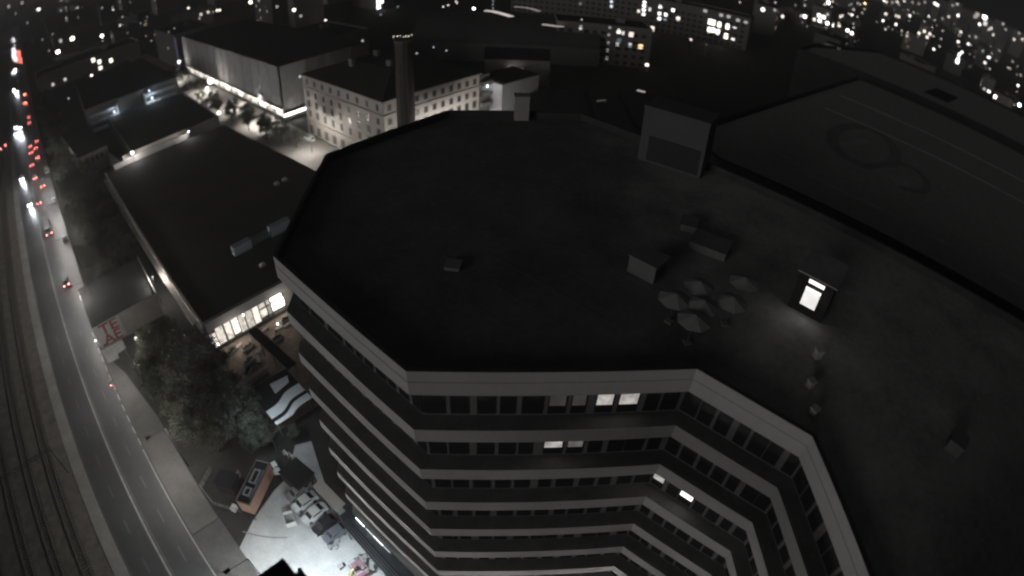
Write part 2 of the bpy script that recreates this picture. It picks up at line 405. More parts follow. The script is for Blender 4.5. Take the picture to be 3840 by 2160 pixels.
for i, (x, y, d, l) in enumerate([(36.6, 16.6, (2.2, 2.6, 1.6), 'pale square skylight box in the middle of the right roof'), (44.4, 14.2, (2.6, 3.6, .7), 'low pale roof box left of the lit hut'),
                                  (46.3, 17.5, (2.0, 1.6, .6), 'smaller low roof box beside another pale box'), (25.5, 28.5, (1.2, 1.2, .25), 'single faint vent box on the empty octagonal roof'),
                                  (37.4, .4, (.6, .6, .8), 'small round-topped vent just below the lit roof hut'), (33.8, -.2, (.5, .5, .6), 'tiny vent near the neck of the roof'),
                                  (31.2, -1.4, (.5, .5, .7), 'tiny vent close to the inner parapet corner'), (36.2, -13.4, (1.4, 1.6, 1.0), 'pale vent box at the right picture edge')]):
    t = thing('roof_vent', l, 'roof vent', (x, y, 45.1), .2 * i)
    vm = roofm if d[2] < .3 else (stucco if d[0] < .7 else roofl)
    MB().box((0, 0, d[2] / 2), d).build('housing', vm, t); MB().box((0, 0, d[2] + .05), (d[0] + .15, d[1] + .15, .1)).build('cap', vm, t)
    MB().box((0, -d[1] / 2 - .02, d[2] * .5), (d[0] * .7, .05, d[2] * .5)).build('grille', frame, t)
for i, (x, y) in enumerate([(32.4, 11.9), (35.2, 11.2), (35.4, 8.3), (31.3, 9.6), (33.3, 9.9), (38.6, 8.6)]):
    t = thing('parasol', 'pale grey terrace parasol ' + ['leftmost of the cluster', 'at the back of the cluster', 'at the right of the cluster', 'nearest the parapet', 'in the middle of the cluster', 'standing apart near the lit hut'][i], 'parasol', (x, y, 45.1), .3 * i, 'parasols on the roof terrace')
    m = MB(); n = 8; r = 1.35
    for k in range(n):
        a0, a1 = 2 * PI * k / n, 2 * PI * (k + 1) / n
        m.poly([(0, 0, 2.75), (r * math.cos(a0), r * math.sin(a0), 2.2), (r * math.cos(a1), r * math.sin(a1), 2.2)])
    m.build('canopy', mat('parasol_cloth', (.34, .34, .34), .9, .12, 1), t); MB().tube((0, 0, 0), (0, 0, 2.8), .03, n=6).build('pole', steel, t); MB().box((0, 0, .05), (.6, .6, .1)).build('base', concrete, t)

# the tower that carries the camera: its stepped parapet cuts into the bottom edge
ot = thing('camera_tower', 'black stepped roof corner in the foreground over the bright yard', 'building')
MB().prism([(-14, -40), (3, -40), (3, -12), (-14, -12)], 0, 56, 0, 1).build('wall', [mat('tower_wall', (.10, .10, .10), .9, .2, .3), blackp], ot)
TP = [(-5, -12), (1.41, -12), (1.41, 14.9), (.98, 14.9), (.98, 16.1), (-5, 16.1)]
MB().prism(TP, 41.5, 44.9, 0, 1).build('wing', [mat('tower_wall', (.10, .10, .10)), blackp], ot)
MB().ring(TP, inset(TP, .09), 44.904, 45.0).build('coping', mat('coping', (.16, .15, .15), .6, .1, 2), ot)  # coping toned lighter to carry the edge highlight
for y in (-4, 12): MB().tube((-4, y, 0), (-4, y, 41.5), .5, n=10).build('added_column', concrete, ot)  # supports added: a thin wing on posts lets the fill sun through


sheet('court', [(14.7, -16), (28.4, -16), (28.4, 21), (14.7, 21)], -.006, paving)
# ================================================================== HALL WITH THE LIT GLASS FRONT
ha = thing('glass_fronted_hall', 'long black flat-roofed hall with a lit glass shopfront', 'shop hall')
HP = [(14.2, 88.2), (32.8, 88.2), (64.6, 122), (64.6, 130), (60.4, 187.6), (15.0, 187.6)]
HP = [(14.6, 88.2), (63.8, 88.2), (63.8, 130), (60.4, 187.6), (14.6, 187.6)]
MB().prism(HP, 0, 6.6, 0, 1).build('wall', [mat('hall_wall', (.16, .155, .15), .9, .2, .3), roofd], ha)
MB().prism([(13.0, 92), (14.6, 92), (14.6, 187), (13.0, 187)], 5.0, 5.35).build('side_canopy', mat('side_ledge', (.42, .39, .36), .85, .3, .3), ha)
MB().prism([(14.05, 88.0), (14.6, 88.0), (14.6, 187.6), (14.05, 187.6)], 6.2, 7.15).build('edge_beam', mat('edge_beam', (.46, .43, .40), .85, .3, .3), ha)
MB().prism([(14.6, 87.3), (33.6, 87.3), (33.6, 88.2), (14.6, 88.2)], 5.2, 7.3, 0, 0).build('fascia', mat('hall_fascia', (.30, .305, .31), .7, .12, .5), ha)
MB().box((24.1, 87.6, 7.36), (19.0, .5, .12)).build('coping', steel, ha)
# glazing: each pane its own part
gx = [(15.2, 2.0, 2.7, 2.2, .9), (17.15, 1.7, 2.7, 4.4, .75), (19.1, 1.3, 2.7, 4.4, .72), (20.7, 1.5, 2.9, 4.0, 1.5), (22.3, 1.5, 2.7, 4.4, .6), (24.1, 1.5, 2.7, 4.4, .55), (25.7, 1.4, 2.7, 4.2, 1.1),
      (27.3, 1.4, 4.1, 1.6, .75), (27.4, 1.5, 2.2, 1.8, .95), (28.8, .9, 4.1, 1.5, .4), (28.9, .9, 2.2, 2.0, .22), (30.7, 2.6, 4.35, 1.25, 6.0), (30.0, 1.2, 2.4, 2.0, 3.5), (31.6, 1.6, 2.4, 2.0, 5.5)]
gx += [(15.5, 1.6, .9, 1.0, 2.2)]
for x, w, z, h, e in gx:
    o = MB().box((x, 88.16, z), (w, .08, h)).build('pane', glow((1, .91, .80), e, .45 if e < 3 else .1, 1.1), ha)
for x in [14.75, 16.25, 18.2, 20.0, 21.55, 23.2, 24.95, 26.5, 28.2, 29.3, 32.4]:
    bx('mullion', frame, (x, 88.05, 2.7), (.14, .2, 5.0), ha)
bx('transom', frame, (29.2, 88.04, 3.45), (5.6, .16, .16), ha)
bx('transom', frame, (15.6, 88.04, 1.55), (1.8, .16, .12), ha)
bx('sill', frame, (23.5, 88.04, .18), (17.8, .2, .3), ha)
point('shop_light', (31, 86.4, 3.4), 520, (1, .9, .78), .5)
point('shop_light', (20, 85.6, 3.0), 420, (1, .88, .75), .5)
for i, (x, y, z) in enumerate([(22.8, 87.2, 4.95), (32.6, 86.2, 1.2), (28.4, 84.6, .9)]):
    t = thing('wall_lamp' if i == 0 else 'plaza_lamp', ['round white lamp under the grey fascia of the hall', 'small white lamp at the right end of the shopfront', 'low globe lamp on the plaza before the shopfront'][i], 'lamp', (x, y, 0))
    if i: MB().tube((0, 0, 0), (0, 0, z - .2), .05).build('post', frame, t)
    else: MB().box((0, .06, z + .12), (.2, .3, .1)).build('bracket', frame, t)
    m = MB(); m.tube((0, 0, z - .2), (0, 0, z - .08), .1, .2, 10).tube((0, 0, z - .08), (0, 0, z + .08), .2, .2, 10).tube((0, 0, z + .08), (0, 0, z + .2), .2, .1, 10)
    m.build('globe', glow((1, .96, .9), 5), t)
street_lamp('lamp in the trees lighting the long side ledge of the black hall', (10.8, 112, 0), (.4, 0), 2200, 7.0, (1, .93, .86), .4)
# roof structures of the hall
rb = thing('roof_block', 'blue-grey plant block with a gap on the black hall roof', 'roof hut', (36.6, 105.6, 6.6), math.radians(3))
bl = mat('block_blue', (.36, .42, .47), .7, .12, .5)
MB().box((-4.8, 0, 1.1), (4.6, 1.6, 2.2)).build('cabinet', bl, rb); MB().box((.1, .2, .9), (4.6, 1.3, 1.5)).build('duct', mat('duct', (.13, .15, .16), .7, .2, 1), rb); MB().box((5.4, 0, 1.2), (5.4, 1.6, 2.4)).build('cabinet', bl, rb)
for i, (x, y) in enumerate([(52.5, 128.0), (55.2, 128.3), (32.6, 96.5)]):
    t = thing('roof_dome', ['small pale roof light on the black hall roof', 'second small roof light just right of a like one', 'pale vent cowl on the hall roof near its front edge'][i], 'roof light', (x, y, 6.6))
    MB().box((0, 0, .2), (1.4, 1.2, .4)).build('curb', concrete, t); MB().box((0, 0, .6), (1.2, 1.0, .4), taper=.6).build('dome', mat('dome_plastic', (.5, .52, .55), .4, .1, 2), t)
wl = thing('parapet_wall', 'long pale two-step parapet wall lit at the far end of the black hall', 'wall', (0, 0, 0))
MB().box((32.4, 188.3, 7.3), (29, .5, 2.2), math.radians(2.0)).build('wall', stucco, wl); MB().box((34.5, 190.6, 8.5), (25, .4, 1.6), math.radians(2.0)).build('upper_wall', mat('upper_wall', (.46, .43, .4), .85, .2, .4), wl)
MB().box((34.5, 189.4, 7.5), (25, 1.8, .15), math.radians(2)).build('ledge', roofd, wl)
def globe_lamp(name, label, loc, r, e, col='w', power=0, group=None, mount='post'):
    t = thing(name, label, 'lamp', loc, group=group); z = 0
    if mount == 'post': MB().tube((0, 0, -min(loc[2], 3.2) if loc[2] > 0 else 0, ), (0, 0, -r * .5), .05, n=6).build('post', frame, t)
    else: MB().box((0, .2, 0), (.12, .4, .08)).build('bracket', frame, t)
    m = MB()
    for a, b in ((-1, -.6), (-.6, 0), (0, .6), (.6, 1)): m.tube((0, 0, a * r), (0, 0, b * r), max(r * math.sqrt(1 - a * a), .02), max(r * math.sqrt(1 - b * b), .02), 10)
    m.build('globe', glow(CW[col], e), t)
    if power: point('lamp_light', (0, -.5 - r, 0), power, CW[col], .1, t)
    return t
globe_lamp('wall_lamp', 'bright white lamp on the parapet wall beyond the black hall', (25.2, 186.6, 10.2), .55, 5, 'w', 1500)
globe_lamp('wall_lamp', 'dim grey lamp at the right end of the parapet wall', (46.4, 186.9, 9.4), .5, .25, 'w', 600)
# second dark hall and the parking deck with two lit landings
h2 = thing('dark_hall', 'low dark-roofed hall beyond the parapet wall', 'hall')
MB().prism([(26.5, 191.5), (62, 198), (63, 247.5), (27, 253.5)], 0, 7.0, 0, 1).build('wall', [citywall[1], roofd], h2)
MB().ring([(26.5, 191.5), (62, 198), (63, 247.5), (27, 253.5)], inset([(26.5, 191.5), (62, 198), (63, 247.5), (27, 253.5)], .4), 7.0, 7.4, 0).build('parapet', citywall[1], h2)
dk = thing('parking_deck', 'dark building with two blue-lit open landings in its front', 'building')
MB().prism([(18.5, 258), (63, 254), (63, 331), (22.5, 331)], 0, 13.6, 0, 1).build('wall', [citywall[1], roofd], dk)
for (x0, x1, yy) in ((19.5, 33, 257.2), (46, 61, 254.8)):
    for z in (3.4, 6.9, 10.4): MB().box(((x0 + x1) / 2, yy - 1.2, z), (x1 - x0, 3.0, .9), math.radians(-4)).build('landing', mat('landing', (.42, .46, .48), .8, .15, .6), dk)
    MB().box((x1 if x0 < 30 else x0, yy - 1.5, 6.5), (.6, 3.4, 10.5)).build('pier', mat('landing', (.33, .36, .38)), dk)
MB().box((39.5, 255.3, 9), (12.5, 2.6, 9), math.radians(-4)).build('stair_core', citywall[1], dk)
for (x, y, z, e) in ((30.6, 253.5, 5.4, 2), (31.0, 253.6, 8.9, 1.6), (49.0, 251.5, 5.4, 2.2), (49.0, 251.5, 8.9, 2), (48.4, 251.6, 12.6, .7)):
    globe_lamp('landing_lamp', 'bluish lamp on the ' + ('left' if x < 40 else 'right') + ' open landing of the dark parking building' + (', upper one' if z > 8 else ', lower one') if z < 12 else 'faint lamp at the top of the right open landing', (x, y, z), .5, e, 'b', 420, 'lamps on the open landings', 'wall')
globe_lamp('yard_globe', 'pale round lamp beside the trees at the side street', (66.5, 236, 4), .9, .55, 'a')
globe_lamp('yard_globe', 'small dim lamp left of a white van light by the side street trees', (68.5, 229, 3), .6, .5, 'w')
globe_lamp('yard_globe', 'bright lamp before the tree row of the side street', (67.5, 214, 3), .85, 2.2, 'w', 120)
lb = thing('lit_ramp', 'narrow pale ramp wall running to the parapet wall', 'wall', (20.6, 205, 0), math.radians(97))
MB().box((0, 0, 2.6), (30, .5, 5.2)).build('wall', pale, lb); MB().box((0, 0, 5.25), (30, .8, .16)).build('coping', concrete, lb)
sb = thing('yard_building', 'ruined-looking grey yard building beside the trees left of the dark hall', 'building', (12.5, 235, 0), math.radians(4))
MB().box((0, 0, 4), (12, 44, 8), mt=1).build('wall', [citywall[2], roofd], sb)
for k in range(4): MB().box((-3 + k * 2, -22.05, 5.4), (1.1, .1, 1.6)).build('window', glassd, sb)
MB().box((0, 0, 8.15), (12.6, 44.6, .3)).build('roof', roofd, sb)

# ================================================================== SHED WITH THE BILLBOARD
sd = thing('billboard_shed', 'dark flat shed by the kerb with a red-lettered board', 'shed')
MB().prism([(-6.6, 107.4), (9.8, 107.4), (10.4, 125.5), (-6.6, 125.5)], 0, 5.9, 0, 1).build('wall', [mat('shed_wall', (.15, .14, .13), .9, .3, .5), roofd], sd)
MB().prism([(9.8, 107.4), (10.05, 107.4), (10.65, 125.5), (10.4, 125.5)], 5.9, 6.25).build('edge_trim', concrete, sd)
bd = MB().box((-3.2, 107.25, 3.2), (6.6, .2, 5.4)).build('sign_board', board, sd)
def letters(txt, size, loc, parent, m, rx=PI / 2, sx=1.0):
    c = bpy.data.curves.new('letters', 'FONT'); c.body = txt; c.size = size; c.extrude = .02; c.offset = .06
    o = bpy.data.objects.new('tmp', c); COL.objects.link(o)
    bpy.context.view_layer.update()
    me = bpy.data.meshes.new_from_object(o.evaluated_get(bpy.context.evaluated_depsgraph_get())); bpy.data.objects.remove(o)
    me.materials.clear(); me.materials.append(m)
    p = put('lettering', me, parent, loc); p.rotation_euler = (rx, 0, 0); p.scale = (sx, 1, 1)
    return p
letters('TE', 3.5, (-5.3, 107.12, 3.3), bd, redp, sx=1.2); letters('AE', 3.5, (-5.3, 107.12, .6), bd, redp, sx=1.1)
bl_ = thing('pale_plinth', 'pale broken concrete apron below the red-lettered board', 'plinth', (-4.4, 104.0, 0), .05)
MB().prism([(-2.2, -2.2), (.4, -2.4), (.6, -.9), (2.9, -.6), (3.0, 2.4), (-2.4, 2.6)], 0, .5).build('slab', concrete, bl_)
for k in range(4): MB().box((-1.6 + k * 1.3, 1.2, .56), (1.1, 1.6, .12), .06 * k).build('slab_piece', concrete, bl_)
globe_lamp('sign_lamp', 'bright twin lamp right of the red-lettered board', (1.5, 101.2, 2.4), .38, 4, 'w', 60); globe_lamp('sign_lamp', 'lower globe of a lit pair right of the red-lettered board', (1.9, 100.2, 2.2), .34, 4, 'w')
globe_lamp('kerb_lamp', 'small white lamp at the kerb edge of the red-lettered board', (-7.0, 105.6, 4.0), .3, 1.6, 'w', 30)
globe_lamp('small_lamp', 'small grey lamp between trees right above the lettered board', (1.2, 108.6, 3.2), .28, .5, 'w')
ls = thing('lit_shop_sign', 'white glowing shop box at the kerb corner of the dark shed', 'shop sign', (-6.6, 120.8, 0))
MB().box((.1, 0, 4.4), (.3, 6.4, 2.6)).build('box', mat('sign_box', (.5, .52, .5), .7, .1, 1), ls); MB().box((-.08, 1.2, 4.4), (.06, 2.4, 2.2)).build('light_panel', glow((1, 1, .92), 2.6, .4), ls)
MB().box((1.8, 3.3, 5.2), (3.8, .12, 1.4)).build('return_panel', mat('sign_box', (.5, .52, .5)), ls)
point('sign_light', (-7.6, 121.5, 5.5), 130, (1, 1, .92), .3)
# ================================================================== STRIPED CANOPY
sc_ = thing('striped_canopy', 'flat canopy with wavy black and white stripes', 'canopy')
def edge(x, c): return c + .85 * math.tanh((x - 18.2) / 1.25)
XS = [14.6 + .55 * i for i in range(15)]
cuts = [(60.15, 61.45, 1), (61.45, 62.25, 0), (62.25, 64.35, 1), (64.35, 65.8, 0)]
for lo, hi, w in cuts:
    m = MB(); up, dn = [], []
    for i, x in enumerate(XS):
        skew = -.02 * (x - 14.6)
        up.append((x, edge(x, hi) + skew)); dn.append((x, max(edge(x, lo) + skew, 59.9)))
    for i in range(len(XS) - 1): m.prism([dn[i], dn[i + 1], up[i + 1], up[i]], 3.85, 4.0 + .02 * w)
    m.build('stripe', stripew if w else blackp, sc_)
m = MB()
for i in range(len(XS) - 1):
    m.prism([(XS[i], edge(XS[i], 65.8) - .02 * (XS[i] - 14.6)), (XS[i + 1], edge(XS[i + 1], 65.8) - .02 * (XS[i + 1] - 14.6)), (XS[i + 1], 69.6), (XS[i], 69.6)], 3.85, 4.0)
m.build('stripe', blackp, sc_)
MB().prism([(17.9, 65.8), (21.1, 66.4), (21.7, 67.9), (18.2, 68.3)], 4.0, 4.06).build('stripe', stripew, sc_)
for x, y in ((15, 60.8), (22, 61.6), (15.2, 69), (22, 69)): MB().tube((x, y, 0), (x, y, 3.85), .08).build('leg', steel, sc_)
MB().prism([(14.4, 66.2), (14.75, 66.2), (17.6, 69.9), (17.2, 70.0)], 3.7, 3.95).build('edge_trim', steel, sc_)
lw = thing('low_wall', 'long pale low wall between plaza and striped canopy', 'low wall', (16.4, 75.0, 0), math.radians(6))
MB().box((0, 0, .55), (8.6, .7, 1.1)).build('wall', concrete, lw); MB().box((-3.6, -3.2, .5), (.4, 6, 1.0)).build('wing', concrete, lw)
MB().box((0, 0, 1.14), (8.8, .9, .08)).build('coping', pale, lw)
pg = thing('dark_walkway', 'dark covered walkway leading from the shopfront to the striped canopy', 'walkway roof', (23.3, 77.2, 0), math.radians(4))
MB().box((0, 0, 3.1), (2.1, 14.2, .2)).build('roof', blackp, pg)
for s in (-.95, .95):
    for y in (-6.5, -2.2, 2.2, 6.5): MB().tube((s, y, 0), (s, y, 3), .06, n=6).build('post', frame, pg)
    bx('edge_trim', steel, (s * 1.12, 0, 3.22), (.08, 14.2, .06), pg)
# plaza furniture
for i, (x, y, a) in enumerate([(17.6, 84.8, .3), (20.5, 83.4, .3), (19.0, 80.0, .2), (17.4, 77.6, .7), (26.5, 81.5, .1), (30.6, 85.0, .05)]):
    t = thing('planter', 'stone plaza planter with a low bush ' + ['closest to the shopfront corner', 'beside the lit panes', 'in the middle of the plaza', 'near the low wall', 'right of the dark walkway', 'by the bright end of the shopfront'][i], 'planter', (x, y, 0), a, 'plaza planters')
    MB().ring([(-1.2, -.45), (1.2, -.45), (1.2, .45), (-1.2, .45)], [(-1.05, -.3), (1.05, -.3), (1.05, .3), (-1.05, .3)], 0, .6).build('box', concrete, t)
    m = MB()
    for k in range(60):
        c = Vector((R.uniform(-1, 1), R.uniform(-.28, .28), .55 + R.random() * .5)); u = Vector((R.uniform(-1, 1), R.uniform(-1, 1), R.uniform(-1, 1))).normalized() * .16; v = u.orthogonal().normalized() * .12
        m.poly([c - u - v, c + u - v, c + u + v, c - u + v])
    m.build('foliage', leafm[1], t)
for i, (x, y, a) in enumerate([(28.2, 84.0, .1), (30.2, 83.6, .1), (25.6, 85.6, .1), (19.2, 85.2, .35), (20.6, 79.0, 1.2), (22.0, 81.2, .3)]):
    t = thing('bench', 'plaza bench ' + ['under the lit entrance', 'second right under the lit entrance', 'before the middle panes', 'before the left panes', 'near the striped canopy', 'beside the dark walkway'][i], 'bench', (x, y, 0), a, 'benches on the plaza')
    for k in range(4): bx('plank', concrete, (0, -.24 + k * .16, .45), (1.9, .12, .06), t)
    for s in (-.75, .75): bx('leg', frame, (s, 0, .21), (.08, .5, .42), t)
# ================================================================== SALMON KIOSK
ki = thing('kiosk', 'small salmon-walled kiosk with a dark framed roof', 'kiosk', (5.85, 53.9, 0), math.radians(33.5))
MB().box((0, 0, 1.35), (7.9, 2.35, 2.7)).build('wall', salmon, ki)
KP = [(-4.0, -1.25), (4.0, -1.25), (4.0, 1.25), (-4.0, 1.25)]
MB().ring(KP, inset(KP, .14), 2.7, 3.02).build('roof_edge', mat('kiosk_edge', (.12, .11, .11), .6, .15, 1), ki)
MB().prism(inset(KP, .15), 2.7, 2.82).build('roof', blackp, ki)
for x, w in ((-1.9, 1.5), (1.0, 2.6)):
    m = MB(); P = [(x - w / 2, -.55), (x + w / 2, -.55), (x + w / 2, .65), (x - w / 2, .65)]
    m.ring(P, inset(P, .22), 2.83, 3.15); m.build('roof_frame', mat('roof_frame', (.2, .21, .22), .7, .2, 1), ki)
bx('roof_duct', mat('duct_blue', (.14, .15, .22), .6, .1, 1), (-.2, -.85, 2.95), (5.4, .16, .16), ki)
dr = bx('door', mat('kiosk_door', (.30, .18, .14), .7, .1, 1), (2.6, -1.19, 1.05), (.95, .06, 2.05), ki); bx('shutter', mat('kiosk_shutter', (.36, .23, .18), .7, .1, 2), (-1.0, -1.19, 1.55), (3.4, .06, 1.2), ki)
an = thing('annex_roof', 'dark lean-to shed beside the salmon kiosk', 'shed', (2.6, 57.6, 0), math.radians(33.5))
MB().box((0, 0, 1.2), (2.6, 3.4, 2.4)).build('wall', frame, an); MB().box((0, 0, 2.46), (2.9, 3.7, .12)).build('roof', blackp, an)
pn = thing('tilted_panel', 'small tan panel leaning behind the salmon kiosk', 'panel', (4.5, 57.5, 0), math.radians(33))
MB().box((0, 0, 1.5), (1.5, .12, 1.6)).build('sheet', mat('tan_panel', (.34, .28, .24), .8, .1, 1), pn); bx('leg', frame, (0, .3, .8), (.08, .08, 1.6), pn)
for i, (x, y, s) in enumerate([(1.0, 53.6, .75), (10.6, 56.1, .8), (10.3, 54.9, .75)]):
    t = thing('white_crate', ['white box at the road-side corner of the salmon kiosk', 'white crate heap piece behind the kiosk at the yard entrance', 'white crate nearer the yard at the kiosk corner'][i], 'crate', (x, y, 0), .5 + i)
    MB().box((0, 0, .4), (s * 1.3, s, .8)).build('box', whitep, t); MB().box((0, 0, .84), (s * 1.36, s * 1.06, .08)).build('lid', whitep, t)
for x, y, z0 in ((-1.0, 55.5, 0),):
    fn = thing('site_fence', 'thin grey fence around the dark lot left of the kiosk', 'fence', (0, 0, 0))
    pts = [(1.6, 52.2), (-1.4, 56.4), (-1.7, 60.5), (1.5, 62.5)]
    for (a, b) in zip(pts, pts[1:]):
        for k in range(4):
            f = k / 4; px, py = a[0] + (b[0] - a[0]) * f, a[1] + (b[1] - a[1]) * f
            bx('post', steel, (px, py, .6), (.06, .06, 1.2), fn)
        L_ = math.hypot(b[0] - a[0], b[1] - a[1]); an_ = math.atan2(b[1] - a[1], b[0] - a[0])
        for z in (.35, .75, 1.15): bx('rail', steel, ((a[0] + b[0]) / 2, (a[1] + b[1]) / 2, z), (L_, .04, .05), fn, an_)
# ================================================================== CANOPY, SHED AND MARKET STALL BY THE OFFICE FOOT
cn = thing('dark_canopy', 'glossy dark canopy with a bright strip lamp along the office foot', 'canopy')
MB().prism([(11.5, 24), (14.55, 24), (14.55, 40.6), (12.9, 40.6), (12.3, 38.5)], 2.75, 2.95).build('roof', mat('canopy_roof', (.055, .06, .065), .22, .3, .6, .2, spec=.6), cn)
for k in range(4): MB().prism([(11.45 + k * .42, 24), (11.52 + k * .42, 24), (12.34 + k * .34, 39.4), (12.26 + k * .34, 39.4)], 2.955, 3.02 + .02 * k).build('seam', steel, cn)
for y in (26, 30, 34, 38): MB().tube((11.9 + (y - 26) * .03, y, 0), (11.9 + (y - 26) * .03, y, 2.75), .06, n=6).build('post', frame, cn)
sl = thing('strip_lamp', 'bright white strip lamp on the office wall above the dark canopy', 'strip lamp', (14.45, 35.0, 3.35))
bx('channel', steel, (0, 0, .05), (.16, 8.6, .12), sl)
for y, l, e in ((2.6, 1.9, 4), (.4, 1.6, 1.2), (-1.4, 2.0, 3), (-3.2, 1.2, .8)): bx('tube', glow((.88, .97, 1), e), (-.12, y, .02), (.1, l, .14), sl)
point('strip_light', (14.1, 35.5, 3.3), 6, (.85, .95, 1), .4)
aw = thing('awning', 'plain grey awning between the parked cars and the office wall', 'awning', (13.75, 44.3, 0), math.radians(2))
MB().poly([(-.85, -2.9, 2.7), (.85, -2.9, 3.2), (.85, 3.0, 3.2), (-.85, 3.0, 2.7)]).poly([(-.85, -2.9, 2.66), (-.85, 3.0, 2.66), (.85, 3.0, 3.16), (.85, -2.9, 3.16)]).build('cloth', mat('awning_cloth', (.33, .32, .30), .85, .12, .6), aw)
for y in (-2.8, 0, 2.9): bx('post', frame, (-.8, y, 1.33), (.06, .06, 2.66), aw)
ds = thing('dark_shed', 'low dark shed at the head of the parked cars', 'shed', (12.3, 51.2, 0), math.radians(8))
MB().box((0, 0, 1.2), (3.6, 4.2, 2.4)).build('wall', frame, ds); MB().box((0, 0, 2.46), (3.9, 4.5, .12)).build('roof', blackp, ds)
for i, (x, y, a, l) in enumerate([(13.2, 53.6, .55, 2.0), (13.6, 56.2, 1.9, 2.0), (12.9, 49.0, .5, 2.2)]):
    t = thing('barrier', 'pale steel barrier ' + ['at the far corner of the low dark shed', 'furthest back by the office corner', 'between shed and parked cars'][i], 'barrier', (x, y, 0), a, 'barriers near the dark shed')
    for z in (.3, .7, 1.1): bx('rail', whitep, (0, 0, z), (l, .07, .1), t)
    for s in (-l / 2, 0, l / 2): bx('leg', whitep, (s, 0, .55), (.09, .5, 1.1), t)
ms = thing('market_stall', 'market table with pink cover under a bare frame', 'market stall', (10.0, 33.2, 0), math.radians(-8))
bx('table_top', mat('pink_cover', (.24, .14, .165), .8, .15, 3), (0, 0, .9), (1.9, 2.6, .1), ms); bx('cloth_front', mat('pink_cover', (.55, .33, .38)), (-.97, 0, .5), (.05, 2.6, .8), ms)
for sx in (-.9, .9):
    for sy in (-1.25, 1.25): bx('leg', whitep, (sx, sy, 1.15), (.07, .07, 2.3), ms)
for sx in (-.9, .9): bx('rail', whitep, (sx, 0, 2.3), (.07, 2.6, .07), ms)
for sy in (-1.25, 1.25): bx('rail', whitep, (0, sy, 2.3), (1.9, .07, .07), ms)
yu = thing('folded_parasol', 'folded yellow parasol beside the pink market table', 'parasol', (8.6, 33.6, 0), .4)
MB().tube((0, 0, .1), (.5, -.9, 2.6), .32, .08, 10).build('canopy', mat('yellow_cloth', (.30, .25, .11), .8, .15, 3), yu); MB().tube((0, 0, 0), (.55, -1.0, 2.8), .03, n=6).build('pole', steel, yu); MB().box((0, 0, .08), (.5, .5, .16)).build('base', concrete, yu)
for i, (x, y, z, s) in enumerate([(8.3, 35.4, 0, .8), (10.9, 35.0, 0, .75), (11.3, 33.8, 0, .7), (11.5, 32.4, 0, .8), (9.6, 33.4, .95, .5), (10.4, 32.8, .95, .55), (9.0, 38.8, 0, .6), (9.7, 38.3, 0, .55), (10.5, 39.0, 0, .6)]):
    t = thing('goods_box', 'white goods box ' + ['at the front left of the pink market table', 'behind the pink table, furthest back', 'behind the pink table, middle of three', 'behind the pink table, last toward the picture edge', 'on the pink table, left', 'on the pink table, right', 'at the end of the parked cars, left', 'at the end of the parked cars, middle', 'at the end of the parked cars, right'][i], 'box', (x, y, z), .3 * i, 'white boxes round the market stall')
    MB().box((0, 0, s * .4), (s, s * .8, s * .8)).build('carton', cartonm, t); MB().box((0, 0, s * .8 + .03), (s * 1.04, s * .84, .05)).build('lid', cartonm, t)
wv = thing('white_skip', 'white open skip at the noses of the parked cars', 'skip', (7.1, 46.3, 0), math.radians(70))
SP = [(-1.1, -.8), (1.1, -.8), (1.1, .8), (-1.1, .8)]
MB().ring(SP, inset(SP, .1), .1, 1.2).build('tub', whitep, wv); MB().prism(inset(SP, .1), .1, .45).build('floor', concrete, wv)
for s in (-.9, .9): bx('skid', frame, (s, 0, .05), (.15, 1.5, .1), wv)

# ================================================================== CARS
paintm = [mat('car_paint_' + 'abcdef'[i], c, .3, .05, 1, spec=.5) for i, c in enumerate([(.55, .57, .58), (.03, .03, .035), (.22, .23, .24), (.12, .13, .15), (.16, .03, .03), (.40, .40, .38)])]
def car_body(prof, w, name, m):                   # lofted side profile; the sides lean in above the waist
    b = MB(); n = len(prof); wd = [w / 2 * (1 if z < .82 else .80) for _, z in prof]
    for s in (-1, 1): b.v += [(x, s * wd[i], z) for i, (x, z) in enumerate(prof)]
    for i in range(n):
        j = (i + 1) % n; b.f.append((i, j, n + j, n + i)); b.mi.append(0)
    b.f.append(tuple(range(n - 1, -1, -1))); b.f.append(tuple(range(n, 2 * n))); b.mi += [0, 0]
    return b.mesh(name, m)
sedan = [(-2.15, .28), (2.15, .28), (2.2, .62), (1.25, .86), (.55, 1.38), (-.85, 1.42), (-1.7, .95), (-2.2, .88)]
hatch = [(-1.9, .28), (1.95, .28), (2.0, .65), (1.1, .9), (.5, 1.45), (-1.25, 1.48), (-1.85, .95), (-1.95, .7)]
van = [(-2.6, .3), (2.6, .3), (2.65, .95), (2.0, 1.15), (1.5, 2.05), (-2.55, 2.1), (-2.65, 1.0), (-2.65, .5)]
busp = [(-5.5, .35), (5.5, .35), (5.55, .8), (5.5, 1.4), (5.4, 3.0), (-5.4, 3.0), (-5.5, 1.4), (-5.55, .8)]
MESHES = {}
whl = MB().tube((0, -.1, 0), (0, .1, 0), .31, n=12).mesh('wheel', tyre)
rim = MB().tube((0, -.11, 0), (0, .11, 0), .18, n=8).mesh('rim', steel)
HL_ON, HL_OFF = glow((.93, .97, 1), 60), mat('headlight_off', (.5, .5, .5), .2, .05, 1)
HL_FAR, TL_FAR = glow((.93, .97, 1), 260), glow((1, .2, .15), 90)
TL_ON, TL_OFF = glow((1, .2, .17), 26), mat('taillight_off', (.15, .01, .01), .3, .05, 1)
